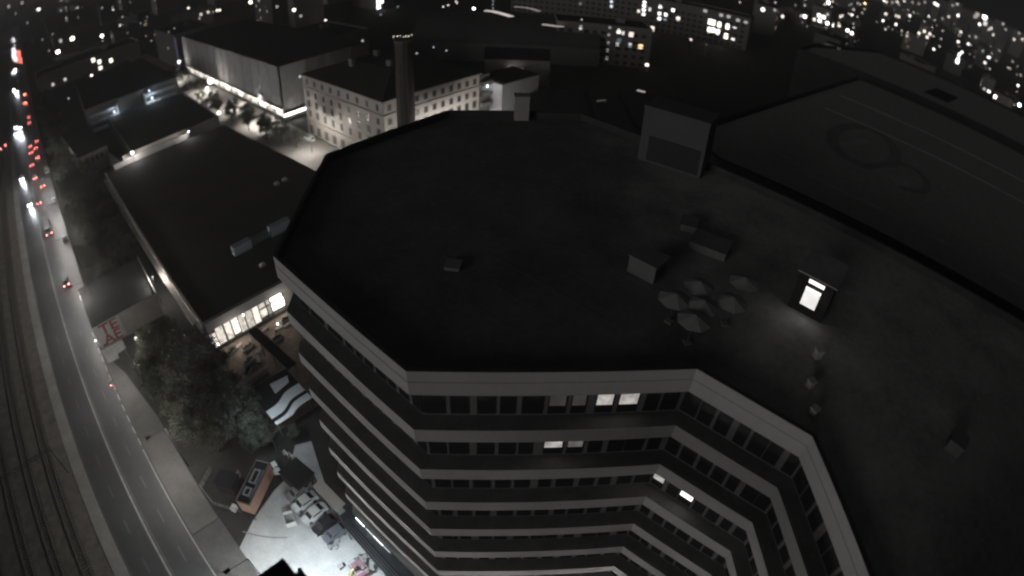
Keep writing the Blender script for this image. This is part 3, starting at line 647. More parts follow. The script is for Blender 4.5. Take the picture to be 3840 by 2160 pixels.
for k, P, w, wb in (('sedan', sedan, 1.78, 1.35), ('hatchback', hatch, 1.7, 1.2), ('van', van, 1.9, 1.6), ('bus', busp, 2.5, 3.6)):
    top = max(z for _, z in P); dx = P[2][0]; rx = -P[-1][0]
    MESHES[k] = dict(w=w, wb=wb, dx=dx, rx=rx, top=top, zl=.66 if k != 'bus' else .9, body={}, P=P)
def car(kind, label, x, y, heading, col, head=False, tail=False, beam=0, group='cars on the avenue'):
    q = MESHES[kind]; t = thing(kind if kind == 'bus' or kind == 'van' else 'car', label, kind if kind in ('bus', 'van') else 'car', (x, y, .005), heading, group)
    if col not in q['body']: q['body'][col] = car_body(q['P'], q['w'], 'car_body', paintm[col])
    put('body', q['body'][col], t)
    P, w = q['P'], q['w']; ww = w * .8
    if 'glass' not in q:
        m = MB()
        f0, f1, r1, r0 = Vector(P[3]), Vector(P[4]), Vector(P[5]), Vector(P[6])
        def pane(a, b, o):
            a2, b2 = a.lerp(b, .12), a.lerp(b, .88); d = (b - a).normalized(); nn = Vector((d.y, -d.x)) * o
            m.poly([(a2.x + nn.x, -ww * .46, a2.y + nn.y), (b2.x + nn.x, -ww * .43, b2.y + nn.y), (b2.x + nn.x, ww * .43, b2.y + nn.y), (a2.x + nn.x, ww * .46, a2.y + nn.y)])
        pane(f0, f1, .015); q['glass'] = m.mesh('windscreen', glassd)
        m = MB(); pane(r1, r0, .015); q['rear'] = m.mesh('rear_window', glassd)
        hi = q['top'] - .12; lo = q['top'] * .66; q['side'] = []
        for s in (-1, 1):
            m = MB(); m.poly([(r0.x * .78, s * w * .405, lo), (f0.x * .68, s * w * .405, lo), (f1.x * .8, s * w * .402, hi), (r1.x * .8, s * w * .402, hi)]); q['side'].append(m.mesh('side_glass', glassd))
    put('windscreen', q['glass'], t); put('rear_window', q['rear'], t); put('side_window', q['side'][0], t); put('side_window', q['side'][1], t)
    for sx in (-1, 1):
        for sy in (-1, 1): o = put('wheel', whl, t, (sx * q['wb'], sy * (w / 2 - .08), .31)); put('rim', rim, o)
    for s in (-1, 1):
        bx('headlight', (HL_FAR if y > 400 else HL_ON) if head else HL_OFF, (q['dx'], s * w * .36, q['zl']), (.12, .34, .2), t)
        bx('taillight', (TL_FAR if y > 400 else TL_ON) if tail else TL_OFF, (-q['rx'], s * w * .38, q['zl'] + .12), (.1, .3, .2), t)
    if beam: spot('headlamp_beam', (q['dx'] + .3, 0, .7), (1, 0, -.07), beam, 44, (.85, .92, 1), t)
    return t
DN, UP = -PI / 2, PI / 2
oncoming = [('hatchback', -17.4, 246.5, 'passing a red-lit car far up the avenue'), ('sedan', -15.6, 212.5, 'nearest of all headlights'), ('sedan', -15.2, 328, 'leading the bright cluster, inner lane'), ('van', -18.0, 331, 'leading the bright cluster, outer lane'),
            ('hatchback', -15.4, 341, 'second row of the bright cluster'), ('sedan', -18.1, 346, 'outer lane behind the bright cluster'), ('sedan', -15.5, 464, 'alone beyond the cluster'), ('hatchback', -17.8, 480, 'behind a lone headlight car'), ('sedan', -17.6, 583, 'just before the crossroads'), ('sedan', -15.4, 596, 'inner lane before the crossroads')]
for i, (k, x, y, w) in enumerate(oncoming):
    car(k, 'oncoming car with white headlights ' + w, x, y, DN, [0, 2, 0, 5, 3, 2, 3, 0, 2, 1][i], head=True, beam=(5000 if i < 8 else 0))
receding = [('sedan', -9.7, 142.3, 'nearest red-lit pair, level with the black hall corner'), ('bus', -10.6, 181.6, ''), ('hatchback', -11.8, 209, 'right beside oncoming headlights'), ('sedan', -8.9, 225, 'bright pair in the kerb lane'), ('hatchback', -11.4, 239, 'second lane, beside the oncoming hatchback'),
            ('sedan', -11.8, 259, 'second lane, tail of the red queue'), ('hatchback', -8.4, 266, 'kerb lane, tail of the red queue'), ('sedan', -11.2, 279, 'inner lane in the red queue'), ('sedan', -8.4, 283, 'kerb lane in the red queue'), ('hatchback', -11.0, 291, 'inner lane, middle of the red queue'), ('sedan', -7.2, 295, 'kerb lane, middle of the red queue'),
            ('sedan', -9.4, 342, 'past the red queue'), ('hatchback', -9.2, 357, 'second past the red queue'), ('sedan', -9.8, 406, 'alone half-way to the crossroads'), ('sedan', -8.9, 439, 'the further of two red pairs half-way to the crossroads')]
for i, (k, x, y, w) in enumerate(receding):
    car(k, ('red-lit bus driving away beside the tree row' if k == 'bus' else 'car with red tail lights, ' + w), x, y, UP, [3, 2, 1, 3, 0, 2, 4, 3, 1, 5, 3, 2, 1, 3, 2][i], tail=True, beam=(3000 if i < 2 else 0))
for i in range(10):
    car(['sedan', 'hatchback'][i % 2], 'tiny red-lit car jammed at the far crossroads, ' + ['first', 'second', 'third', 'fourth', 'fifth', 'sixth', 'seventh', 'eighth', 'ninth', 'last'][i] + ' from the near end', [-9, -12.4, -8.2, -11.6][i % 4], 640 + 14 * i, UP, i % 4, tail=True)
for i in range(8):
    car(['hatchback', 'sedan'][i % 2], 'tiny white-lit oncoming car at the far crossroads, ' + ['first', 'second', 'third', 'fourth', 'fifth', 'sixth', 'seventh', 'last'][i] + ' from the near end', [-15, -18][i % 2], 690 + 42 * i, DN, i % 3, head=True)
for i, (k, x, y, c, w) in enumerate([('sedan', -5.9, 203.6, 0, 'pale car parked at the kerb below a whitish van'), ('van', -5.7, 240, 5, 'pale van parked at the kerb by the trees'), ('hatchback', -6.1, 168.4, 1, 'dark car parked at the kerb beside the bus')]):
    car(k, w, x, y, UP, c, group='vehicles parked at the kerb')
mb = thing('motorbike', 'lone motorbike with a red tail light on the kerb lane line', 'motorbike', (-7.9, 94.8, 0), UP)
MB().tube((.55, 0, .33), (.58, 0, .33), .01).build('hub', frame, mb)
for s in (-.62, .62): put('wheel', whl, mb, (s, 0, .31)).scale = (1, .5, 1)
MB().box((0, 0, .62), (1.0, .28, .36), taper=.8).build('tank', paintm[1], mb); MB().box((-.35, 0, .84), (.7, .26, .1)).build('seat', blackp, mb); MB().tube((.5, -.35, 1.02), (.5, .35, 1.02), .025, n=6).build('handlebar', steel, mb)
bx('taillight', TL_ON, (-.72, 0, .72), (.06, .16, .12), mb); bx('headlight', HL_OFF, (.72, 0, .85), (.06, .18, .16), mb)
for i, (x, y, c) in enumerate([(-24.0, 306, 3), (-26.6, 303, 2)]):
    t = thing('signal', 'red railway signal lamp beside the tracks, ' + ['nearer the avenue', 'further from the avenue'][i], 'signal', (x, y, 0))
    MB().tube((0, 0, 0), (0, 0, 2.4), .08).build('post', frame, t); bx('head', frame, (0, 0, 2.6), (.4, .3, .7), t); bx('lamp', TL_ON, (0, -.2, 2.6), (.3, .1, .5), t)
for i, (k, x, y, c, w) in enumerate([('sedan', 10.55, 47.3, 0, 'pale saloon, first in the parked row by the dark shed'), ('hatchback', 10.7, 49.4, 2, 'grey hatchback half hidden at the head of the parked row'), ('sedan', 10.55, 44.7, 0, 'pale saloon with a big dark windscreen, middle of the parked row'),
                                     ('hatchback', 10.6, 42.2, 1, 'black hatchback parked below the pale saloons'), ('hatchback', 10.9, 40.0, 3, 'dark blue-grey hatchback, last of the parked row')]):
    car(k, w, x, y, PI + R.uniform(-.05, .05), c, group='cars parked in the lit yard')
car('van', 'white van glowing at the corner of the lit side street', 81.0, 161.5, UP, 0, group='vehicles in the side street')
for i in range(7):
    car(['sedan', 'hatchback'][i % 2], 'parked car in the lit side street, ' + ['closest to the white house', 'second', 'third', 'fourth', 'fifth', 'sixth', 'furthest'][i] + (' along the kerb' if i else ''), 79.4 if i % 2 else 72.5, 178 + 17 * i, UP, [0, 2, 5, 3, 1, 0, 2][i], group='vehicles in the side street')

# ================================================================== PERSON IN THE YARD
def person(label, x, y, rz):
    t = thing('person', label, 'person', (x, y, .005), rz)
    V = [((0, 0, .92), .15), ((0, 0, 1.2), .15), ((0, 0, 1.42), .16), ((0, 0, 1.53), .06), ((0, .01, 1.62), .085), ((0, .01, 1.72), .09),
         ((.19, 0, 1.42), .06), ((.24, .02, 1.14), .045), ((.23, .1, .9), .035), ((-.19, 0, 1.42), .06), ((-.24, .02, 1.14), .045), ((-.23, .08, .9), .035),
         ((.1, 0, .86), .085), ((.11, .05, .48), .06), ((.11, 0, .08), .045), ((.12, .16, .04), .035), ((-.1, 0, .86), .085), ((-.11, -.02, .48), .06), ((-.12, -.08, .08), .045), ((-.12, .08, .04), .035)]
    E_ = [(0, 1), (1, 2), (2, 3), (3, 4), (4, 5), (2, 6), (6, 7), (7, 8), (2, 9), (9, 10), (10, 11), (0, 12), (12, 13), (13, 14), (14, 15), (0, 16), (16, 17), (17, 18), (18, 19)]
    me = bpy.data.meshes.new('body'); me.from_pydata([v[0] for v in V], E_, []); me.materials.append(cloth)
    o = put('body', me, t); sk = o.modifiers.new('skin', 'SKIN')
    for i, v in enumerate(V): me.skin_vertices[0].data[i].radius = (v[1], v[1])
    me.skin_vertices[0].data[0].use_root = True
    o.modifiers.new('sub', 'SUBSURF').levels = 1
    m = MB(); m.tube((0, 0, 1.70), (0, 0, 1.83), .105, .07, 10).build('hair', blackp, t)
    return t
person('person in dark clothes standing alone on the lit yard near the bottom edge', 2.3, 40.6, .6)
person('person in dark clothes just below the corner of the salmon kiosk', 2.75, 49.9, 2.2)

# ================================================================== TREES
def crown_mesh(seed, m, n=950, rx=3.2, rz=3.4):
    r = random.Random(seed); b = MB(); cl = []
    while len(cl) < 34:
        p = Vector((r.uniform(-1, 1), r.uniform(-1, 1), r.uniform(-1, 1)))
        if .35 < p.length < 1: cl.append((Vector((p.x * rx, p.y * rx, p.z * rz)), r.uniform(.55, 1.25)))
    for i in range(n):
        c, s = r.choice(cl); p = c + Vector((r.gauss(0, .55), r.gauss(0, .55), r.gauss(0, .45))) * s
        u = Vector((r.uniform(-1, 1), r.uniform(-1, 1), r.uniform(-.6, .6))).normalized(); v = u.orthogonal().normalized(); k = r.uniform(.11, .25)
        b.poly([p - u * k, p - v * k * .6, p + u * k, p + v * k * .6])
    return b.mesh('crown', m)
CROWNS = [crown_mesh(3 + i, leafm[i], 3000 + 300 * i, 3.0 + .3 * i, 2.6 + .3 * i) for i in range(3)]
def trunk_mesh(seed):
    r = random.Random(seed); b = MB().tube((0, 0, 0), (.1, 0, 2.6), .24, .17, 8)
    for k in range(6):
        a = k * 1.05 + r.random(); e = Vector((math.cos(a) * 1.7, math.sin(a) * 1.7, 4.4 + r.random() * 1.6)); b.tube((.1, 0, 2.2 + .1 * k), e, .11, .03, 6)
    return b.mesh('trunk', bark)
TRUNKS = [trunk_mesh(i) for i in range(3)]
def tree(x, y, s, label, group, v=None, h=None):
    v = R.randrange(3) if v is None else v
    t = thing('tree', label, 'tree', (x, y, 0), R.uniform(0, 6.2), group); t.scale = (s, s, s * (h or R.uniform(.9, 1.15)))
    put('trunk', TRUNKS[v], t); o = put('crown', CROWNS[v], t, (0, 0, 5.6)); o.rotation_euler = (0, 0, R.uniform(0, 6)); return t
near = [(1.2, 69.5, .75), (4.6, 65.2, .9), (9.0, 65.4, 1.0), (12.6, 67.6, .8), (2.0, 75.0, .95), (6.6, 71.5, 1.1), (11.0, 73.2, 1.0), (1.2, 81.5, .95), (5.6, 79.0, 1.15), (10.2, 80.5, 1.05), (.6, 88.6, .85), (5.0, 87.5, 1.0), (9.6, 88.8, .95), (3.2, 95.5, .9), (8.0, 96.5, .8), (13.2, 81.0, .7)]
nl = ['nearest the road bend of the grove', 'right behind the salmon kiosk annex', 'in the dark grove just above the salmon kiosk', 'below the striped canopy', 'at the worn pavement edge', 'in the middle of the grove, lower part', 'left of the striped canopy', 'at the pavement, half-way up the grove', 'largest crown in the middle of the grove', 'left of the pale low wall', 'at the pavement below the lettered board', 'behind the lettered board apron', 'left of the lit shopfront corner', 'between lettered board and grove', 'beside the left shopfront corner, smaller', 'at the plaza edge by the low wall']
for (x, y, s), l in zip(near, nl): tree(x, y, s, 'dark leafy tree ' + l, 'trees of the grove by the plaza')
row = [(1.5, 131, .9), (6.0, 133, 1.0), (9.8, 138, .95), (-.5, 140, .85), (4.0, 144, 1.0), (8.8, 149, .9), (.2, 152, 1.0), (5.0, 157, 1.05), (9.6, 162, .95), (1.0, 165, 1.0), (6.0, 171, 1.0), (0.4, 178, 1.0), (9.8, 177, .9), (5.0, 186, 1.05), (.6, 192, 1.0), (9.0, 194, 1.0), (4.2, 201, 1.0), (.2, 208, 1.0), (8.8, 209, .9), (4.0, 217, 1.1), (.4, 226, 1.0), (3.6, 237, 1.1), (.6, 250, 1.1), (4.2, 262, 1.1), (.8, 277, 1.1), (4.0, 292, 1.2), (1, 308, 1.2), (4, 326, 1.2), (1, 346, 1.2), (3, 368, 1.2)]
ords = 'first second third fourth fifth sixth seventh eighth ninth tenth eleventh twelfth thirteenth fourteenth fifteenth sixteenth seventeenth eighteenth nineteenth twentieth'.split()
for i, (x, y, s) in enumerate(row):
    side = 'kerb side' if x < 3 else ('hall side' if x > 7.5 else 'middle line')
    n_ = sum(1 for q in row[:i + 1] if (q[0] < 3) == (x < 3) and (q[0] > 7.5) == (x > 7.5)) - 1
    tree(x, y, s, 'dark tree between avenue and black hall, %s, %s from the near end' % (side, ords[n_]), 'trees between the avenue and the black hall')
for i, (x, y, s) in enumerate([(75.0, 160, .75), (73.5, 168, .95), (71.5, 176, .9), (74.5, 184, .85), (70.5, 190, 1.0), (73.0, 198, .9), (70.0, 206, .9), (74.5, 214, .8), (69.5, 222, .9), (72.5, 232, .9), (70, 245, .9), (74, 256, .9), (71, 268, .9), (74, 282, 1.0), (72, 298, 1.0)]):
    tree(x, y, s, 'street tree of the lit side street, %s from the white house corner' % ords[i], 'street trees of the lit side street')
for i, (x, y, s) in enumerate([(9.6, 61.2, .6), (12.0, 60.6, .5), (13.6, 62.4, .45), (16.6, 58.9, .35), (11.4, 63.6, .65)]):
    tree(x, y, s, 'small pale-lit bushy tree ' + ['behind the kiosk at the yard mouth', 'at the end of the lit yard, middle one', 'below the striped canopy corner', 'next to the office corner at the yard mouth', 'between striped canopy and yard mouth'][i], 'bushy trees at the yard mouth', v=1, h=.95)

# ================================================================== WHITE CORNER HOUSE, CHIMNEY, NETTED HOUSE
wh = thing('white_house', 'pale stuccoed corner house with rows of dark windows', 'building')
X0, X1, Y0, Y1, HH = 84.3, 121, 121.7, 168.0, 21.3
MB().prism([(X0, Y0), (X1, Y0), (X1, Y1), (X0, Y1)], 5.4, HH).build('wall', stucco, wh)
MB().prism([(X0 - .12, Y0 - .12), (X1, Y0 - .12), (X1, Y1), (X0 - .12, Y1)], 0, 5.4).build('ground_storey', stone, wh)
for z, d, h in ((17.4, .35, .35), (HH + .2, .6, .4), (5.5, .3, .3)):
    MB().ring([(X0 - d, Y0 - d), (X1 + d, Y0 - d), (X1 + d, Y1 + d), (X0 - d, Y1 + d)], [(X0 + .05, Y0 + .05), (X1 - .05, Y0 + .05), (X1 - .05, Y1 - .05), (X0 + .05, Y1 - .05)], z - h / 2, z + h / 2).build('cornice', mat('cornice_stone', (.40, .37, .34), .85, .15, .6), wh)
rm = MB(); rp = [(X0 - .5, Y0 - .5), (X1 + .5, Y0 - .5), (X1 + .5, Y1 + .5), (X0 - .5, Y1 + .5)]; ri = inset(rp, 13)
for i in range(4):
    j = (i + 1) % 4; rm.poly([(*rp[i], HH + .41), (*rp[j], HH + .41), (*ri[j], HH + 4.4), (*ri[i], HH + 4.4)])
rm.poly([(*p, HH + 4.4) for p in ri]); rm.build('roof', roofd, wh)
shm = mat('white_house_glass', (.06, .06, .062), .3, .4, .2)
wm1 = window_mesh(1.5, 2.0, shm, fr=stone); wm2 = window_mesh(1.7, 2.5, shm, fr=stone)
for k in range(9):                                     # face to the street
    y = Y0 + 2.6 + k * 5.1
    for z, w_ in ((19.3, wm1), (15.1, wm1), (11.6, wm2), (8.0, wm2)):
        o = put('window', w_, wh, (X0 - .035, y, z), -PI / 2); o.location.x = X0 - .03
    put('shopfront', wm2, wh, (X0 - .16, y, 2.2), -PI / 2).scale = (1.5, 1, 1.3)
for k in range(11):
    x = X0 + 2.2 + k * 3.25
    for z, w_ in ((19.3, wm1), (15.1, wm1), (11.6, wm2), (8.0, wm2)): put('window', w_, wh, (x, Y0 - .03, z))
for i, (x, y) in enumerate([(93, 150), (99, 138), (104, 152)]): MB().box((x, y, HH + 5), (1.2, 2.2, 2.6)).build('roof_stack', roofl, wh)
globe_lamp('wall_lamp', 'small lamp high on the end of the white house by the netted house', (84.0, 169.4, 20.5), .5, .6, 'a', 0, None, 'wall')
bw_ = thing('balcony_wing', 'narrow wing with lamplit balconies at the end of the white house', 'building', (124.2, 124, 0))
MB().box((0, 1.5, 10.2), (4.6, 6, 20.4), mt=1).build('wall', [citywall[1], roofd], bw_)
for z in (10.2, 13.8, 17.4):
    MB().box((0, -2.3, z), (4.4, 1.6, .25)).build('balcony', pale, bw_); MB().ring([(-2.2, -3.1), (2.2, -3.1), (2.2, -1.5), (-2.2, -1.5)], [(-2.1, -3.0), (2.1, -3.0), (2.1, -1.5), (-2.1, -1.5)], z + .13, z + 1.1).build('railing', pale, bw_)
bx('lamp', glow((.8, .92, 1), 5), (1.2, -1.62, 16.2), (.6, .12, .6), bw_); point('balcony_light', (1.2, -2.4, 15.8), 120, (.9, .95, 1), .1, bw_)
gb = thing('grey_block', 'plain grey windowless block right of the white house', 'building', (136.5, 122, 0))
MB().box((0, 2, 8.6), (18, 12, 17.2), mt=1).build('wall', [mat('grey_block_wall', (.40, .41, .43), .9, .1, .2), roofd], gb); MB().box((0, 2, 17.4), (18.4, 12.4, .4)).build('roof', roofd, gb)
chm = thing('brick_chimney', 'tall slim brick chimney standing before the white house', 'chimney', (88.0, 116.2, 0))
for k in range(8): MB().tube((0, 0, k * 4.85), (0, 0, k * 4.85 + 4.83), 2.75 - .06 * k, 2.75 - .06 * (k + 1), 12).build('shaft_ring', brickm, chm)
MB().tube((0, 0, 38.79), (0, 0, 39.4), 2.5, 2.5, 12).build('cap', mat('cap_brick', (.16, .13, .11), .9, .2, .6), chm)
for a in (.4, 1.2): MB().tube((2.35 * math.sin(a) * -1, -2.6 * math.cos(a), 0), (2.1 * math.sin(a) * -1, -2.3 * math.cos(a), 38.5), .12, n=6).build('ladder_rail', railst, chm)
nh = thing('netted_house', 'long house wrapped in pale scaffold netting above the lit street', 'building')
MB().prism([(85.0, 187.6), (124, 187.6), (124, 314), (85.0, 314)], 0, 21.0, 0, 1).build('wall', [citywall[0], roofd], nh)
def net_panel(p0, p1, z0, z1, sag):
    m = MB(); a, b = Vector(p0), Vector(p1); d = (b - a); nrm = Vector((d.y, -d.x)).normalized(); K = 10; J = 4
    for i in range(K + 1):
        for j in range(J + 1):
            f = i / K; q = a + d * f + nrm * (sag * math.sin(PI * f) * (.55 + .45 * math.sin(j * 2.1)) + .10 * math.sin(f * 26 + j * .7)); m.v.append((q.x, q.y, z0 + (z1 - z0) * j / J))
    for i in range(K):
        for j in range(J):
            k = i * (J + 1) + j; m.f.append((k, k + J + 1, k + J + 2, k + 1)); m.mi.append(0)
    m.build('net_panel', net, nh)
for k in range(14): net_panel((84.2, 313.5 - k * 9.0), (84.2, 304.6 - k * 9.0), 5.2, 21.3 + .25 * math.sin(k * 1.7), .55)
for k in range(3): net_panel((84.6 + k * 9.4, 186.9), (93.9 + k * 9.4, 186.9), 4.2, 21.2, .35)
MB().poly([(112.8, 186.9, 4.2), (116.5, 187.2, 21.2), (112.8, 186.9, 21.2)]).build('net_panel', net, nh)
for k in range(15):
    MB().tube((84.0, 313.6 - 9.03 * k, 0), (84.0, 313.6 - 9.03 * k, 21.6), .07, n=5).build('scaffold_pole', steel, nh)
MB().box((83.9, 250, 4.9), (1.6, 126, .18)).build('walkway', mat('scaffold_deck', (.3, .27, .23), .9, .2, 1), nh)
for k in range(15):
    bx('shopfront', glow((1, .92, .82), [1.4, .7, 1.8, 1, .6, 1.6, .8, 2.4, 1, 1.6, 1.2, .6, 1.4, .8, 1.2][k], .4), (84.9, 192 + k * 8.1, 2.6), (.12, 6.2, 3.2), nh)
for k in range(15):
    bx('strip_light', glow((1, .95, .85), [12, 6, 9, 5, 3, 9, 4, 10, 5, 3, 6, 3, 5, 2.5, 3][k]), (82.9, 191 + k * 8.1, 4.7), (.10, [6.6, 4.2, 7.6, 5, 3.4, 7.8, 6, 7.9, 3, 6, 5, 7, 4, 5, 6][k], .12), nh)
ss = thing('lit_sign_bar', 'brilliant white sign bar on the end of the netted house', 'shop sign', (88.2, 184.6, 2.8))
bx('housing', frame, (0, .35, 0), (10.6, .5, 1.3), ss)
for k in range(5): bx('panel', glow((1, .95, .86), 5 + k % 2 * 3), (-4.2 + k * 2.1, .06, 0), (2.0, .08, .95), ss)
for s in (-5, 5): bx('post', frame, (s, .35, -1.7), (.15, .15, 2.2), ss)
point('sign_light', (88, 182.5, 2.6), 500, (1, .93, .82), .5)
dp = thing('corner_pavilion', 'pale box with a rounded glowing top on the street front of the netted house', 'pavilion', (83.2, 204, 5.1))
MB().box((0, 0, 1.4), (1.6, 6, 2.8), taper=.8).build('cover', whitep, dp); bx('cap', whitep, (0, 0, 2.9), (1.2, 4.2, .15), dp); point('pavilion_light', (-2.4, 0, 1.2), 420, (1, .95, .88), .3, dp)
globe_lamp('street_globe', 'very bright globe lamp half-way along the lit side street', (77.5, 250, 7.5), 1.35, 9, 'a', 1300)
globe_lamp('street_globe', 'bright bluish globe lamp at the far end of the side street', (80, 312, 8), .95, 3, 'w', 1200)
bp = thing('blue_lit_strip', 'tall violet-lit strip on the end house of the side street', 'light strip', (84.2, 330.0, 0))
bx('strip', glow((.45, .45, .9), .12, .5), (0, 0, 10), (.2, 4.5, 18), bp); bx('backing', frame, (.15, 0, 10), (.1, 5, 18.6), bp)

# ================================================================== DARK HALLS TO THE RIGHT
vh = thing('vaulted_hall', 'big dark vaulted hall with glowing curved rooflights', 'hall', (214, 196, 0), math.radians(-48))
m = MB(); K = 18; L2 = 44
arc = [(26 * math.cos(PI * (1 - i / K)), 9 + 10 * math.sin(PI * i / K)) for i in range(K + 1)]
for i in range(K): m.poly([(-L2, arc[i][0], arc[i][1]), (L2, arc[i][0], arc[i][1]), (L2, arc[i + 1][0], arc[i + 1][1]), (-L2, arc[i + 1][0], arc[i + 1][1])])
for s in (-L2, L2): m.poly([(s, a, z) for a, z in arc])
m.build('roof', mat('vault_roof', (.09, .09, .09), .95, .3, .1), vh); MB().box((0, 0, 4.45), (L2 * 2, 52, 8.9)).build('wall', citywall[1], vh)
def disc(name, label, pts, z, e, col):
    t = thing(name, label, 'roof light'); 
    MB().prism(pts, z - .5, z).build('curb', roofl, t); MB().prism([(p[0], p[1]) for p in inset(pts, .15)], z + .004, z + .1).build('glazing', glow(col, e, .2), t)
def strip(name, label, P, wd, z, e, col):
    L_ = []; Rr = []
    for i, p in enumerate(P):
        a = Vector(P[max(i - 1, 0)]); b = Vector(P[min(i + 1, len(P) - 1)]); n = Vector((-(b - a).y, (b - a).x)).normalized() * wd
        L_.append((p[0] + n.x, p[1] + n.y)); Rr.append((p[0] - n.x, p[1] - n.y))
    t = thing(name, label, 'roof light'); m = MB(); c = MB()
    for i in range(len(P) - 1):
        q = [Rr[i], Rr[i + 1], L_[i + 1], L_[i]]; m.prism(q, z, z + .15); c.prism(q, z - .6, z - .004)
    m.build('glazing', glow(col, e), t); c.build('curb', roofd, t)
strip('curved_rooflight', 'long pale curved rooflight on the vaulted hall, brightest one', [(208.4, 206.6), (209.7, 202.1), (208.5, 194.8), (206.2, 186.4)], 1.6, 20, 0.75, (1, 0.88, 0.84))
strip('curved_rooflight', 'dim curved rooflight at the top of the vaulted hall', [(229.3, 205.7), (232.2, 201.2), (232.1, 195.7), (229.8, 188.5)], 1.2, 20, 0.28, (1, 0.85, 0.8))
strip('curved_rooflight', 'pinkish curved rooflight on the right slope of the vaulted hall', [(211.4, 171.3), (212.8, 167.4), (213.9, 164.3), (216.6, 162.8)], 1.3, 18, 0.5, (1, 0.84, 0.78))
strip('flat_rooflight', 'oval white rooflight below the grey gable wall', [(152.0, 138.3), (153.2, 136.1), (154.3, 133.3)], 0.9, 14, 0.55, (1, 0.97, 0.95))
strip('flat_rooflight', 'small oval rooflight far right of the grey gable wall', [(174.5, 96.1), (174.7, 94.5), (175.1, 93.2)], 0.7, 12, 0.45, (1, 0.97, 0.95))
strip('flat_rooflight', 'very faint rooflight streak between two brighter oval ones', [(151.2, 97.6), (153.0, 97.1), (154.7, 96.5)], 0.5, 12, 0.06, (1, 0.92, 0.9))

# flat dark roofs beyond the office: edges, ring and strips are real roofs at their own levels
nb = thing('neighbour_hall', 'wide dark flat roof to the right with a faint painted ring', 'hall')
NP = [(86, -75), (210, -75), (210, 26), (92, 40), (86, 30)]
MB().prism(NP, 0, 35.2, 0, 1).build('wall', [roofd, mat('roof_gravel', (.38, .376, .372))], nb); MB().ring(NP, inset(NP, .8), 35.2, 36.1, 0, 1).build('parapet', [roofd, roofd], nb)
rg = [(132 + 17 * math.cos(2 * PI * i / 40), 10.5 + 9.5 * math.sin(2 * PI * i / 40)) for i in range(40)]
MB().ring(rg, inset(rg, 3.2), 35.204, 35.22, 0).build('ring_mark', mat('ring_paint', (.27, .27, .27), .9, .3, .3), nb)
rg2 = [(123 + 9 * math.cos(2 * PI * i / 40), -1.5 + 6 * math.sin(2 * PI * i / 40)) for i in range(40)]
MB().ring(rg2, inset(rg2, 2.0), 35.228, 35.24, 0).build('ring_mark', mat('ring_paint', (.07, .07, .07)), nb)
MB().prism([(118, 6), (124, 2.5), (119, -3), (114, 0)], 35.246, 35.26).build('roof_patch', mat('patch', (.43, .43, .43), .9, .3, .2), nb); MB().prism([(124, 16), (136, 11.5), (137, 9.5), (124, 12.5)], 35.246, 35.26).build('roof_patch', mat('patch', (.43, .43, .43), .9, .3, .2), nb)
for i, x in enumerate((98, 150, 172)): MB().box((x, -20, 35.26), (1.2, 90, .1)).build('roof_rib', mat('patch', (.32, .32, .32)), nb)
bb = thing('back_hall', 'higher dark flat roof behind the ringed roof', 'hall')
BP = [(216, -75), (300, -75), (300, 30), (240, 52), (216, 52)]
MB().prism(BP, 0, 36.0, 0, 1).build('wall', [roofd, mat('roof_gravel', (.38, .376, .372))], bb); MB().ring(BP, inset(BP, .8), 36.0, 37.2, 0, 1).build('parapet', [roofd, roofd], bb)
MB().prism([(236, 2), (262, -3), (262, -14), (236, -9)], 36.004, 36.03).build('roof_patch', blackp, bb)
pt = thing('pale_roof_hut', 'pale square hut on the dark roof below the city lights', 'roof hut', (262, 46.5, 30)); MB().box((0, 0, 3.6), (7.5, 7.5, 7.2)).build('wall', mat('hut_pale', (.5, .47, .45), .85, .1, .4), pt); MB().box((0, 0, 7.3), (8, 8, .25)).build('roof', roofd, pt)
lh = thing('low_roofs', 'low dark workshop roofs right of the white house', 'hall', (150, 90, 0), math.radians(-47))
MB().box((0, 0, 5), (60, 46, 10), mt=1).build('wall', [roofd, roofd], lh)
for k in range(5): MB().prism([(-30 + k * 12, -23), (-20 + k * 12, -23), (-20 + k * 12, 23), (-30 + k * 12, 23)], 10, 10.9, 0, 0).build('roof_bay', roofd, lh)
cv = thing('crossroad_bridge', 'pale flat bridge deck crossing the avenue far away', 'bridge', (-14, 806, 0), math.radians(11))
MB().box((0, 0, 6.2), (70, 16, 1.2)).build('deck', pale, cv)
for s in (-26, 26): MB().box((s, 0, 2.8), (3, 12, 5.6)).build('pier', pale, cv)
for s in (-8, 8): MB().box((0, s, 7.3), (70, .3, 1.0)).build('railing', pale, cv)

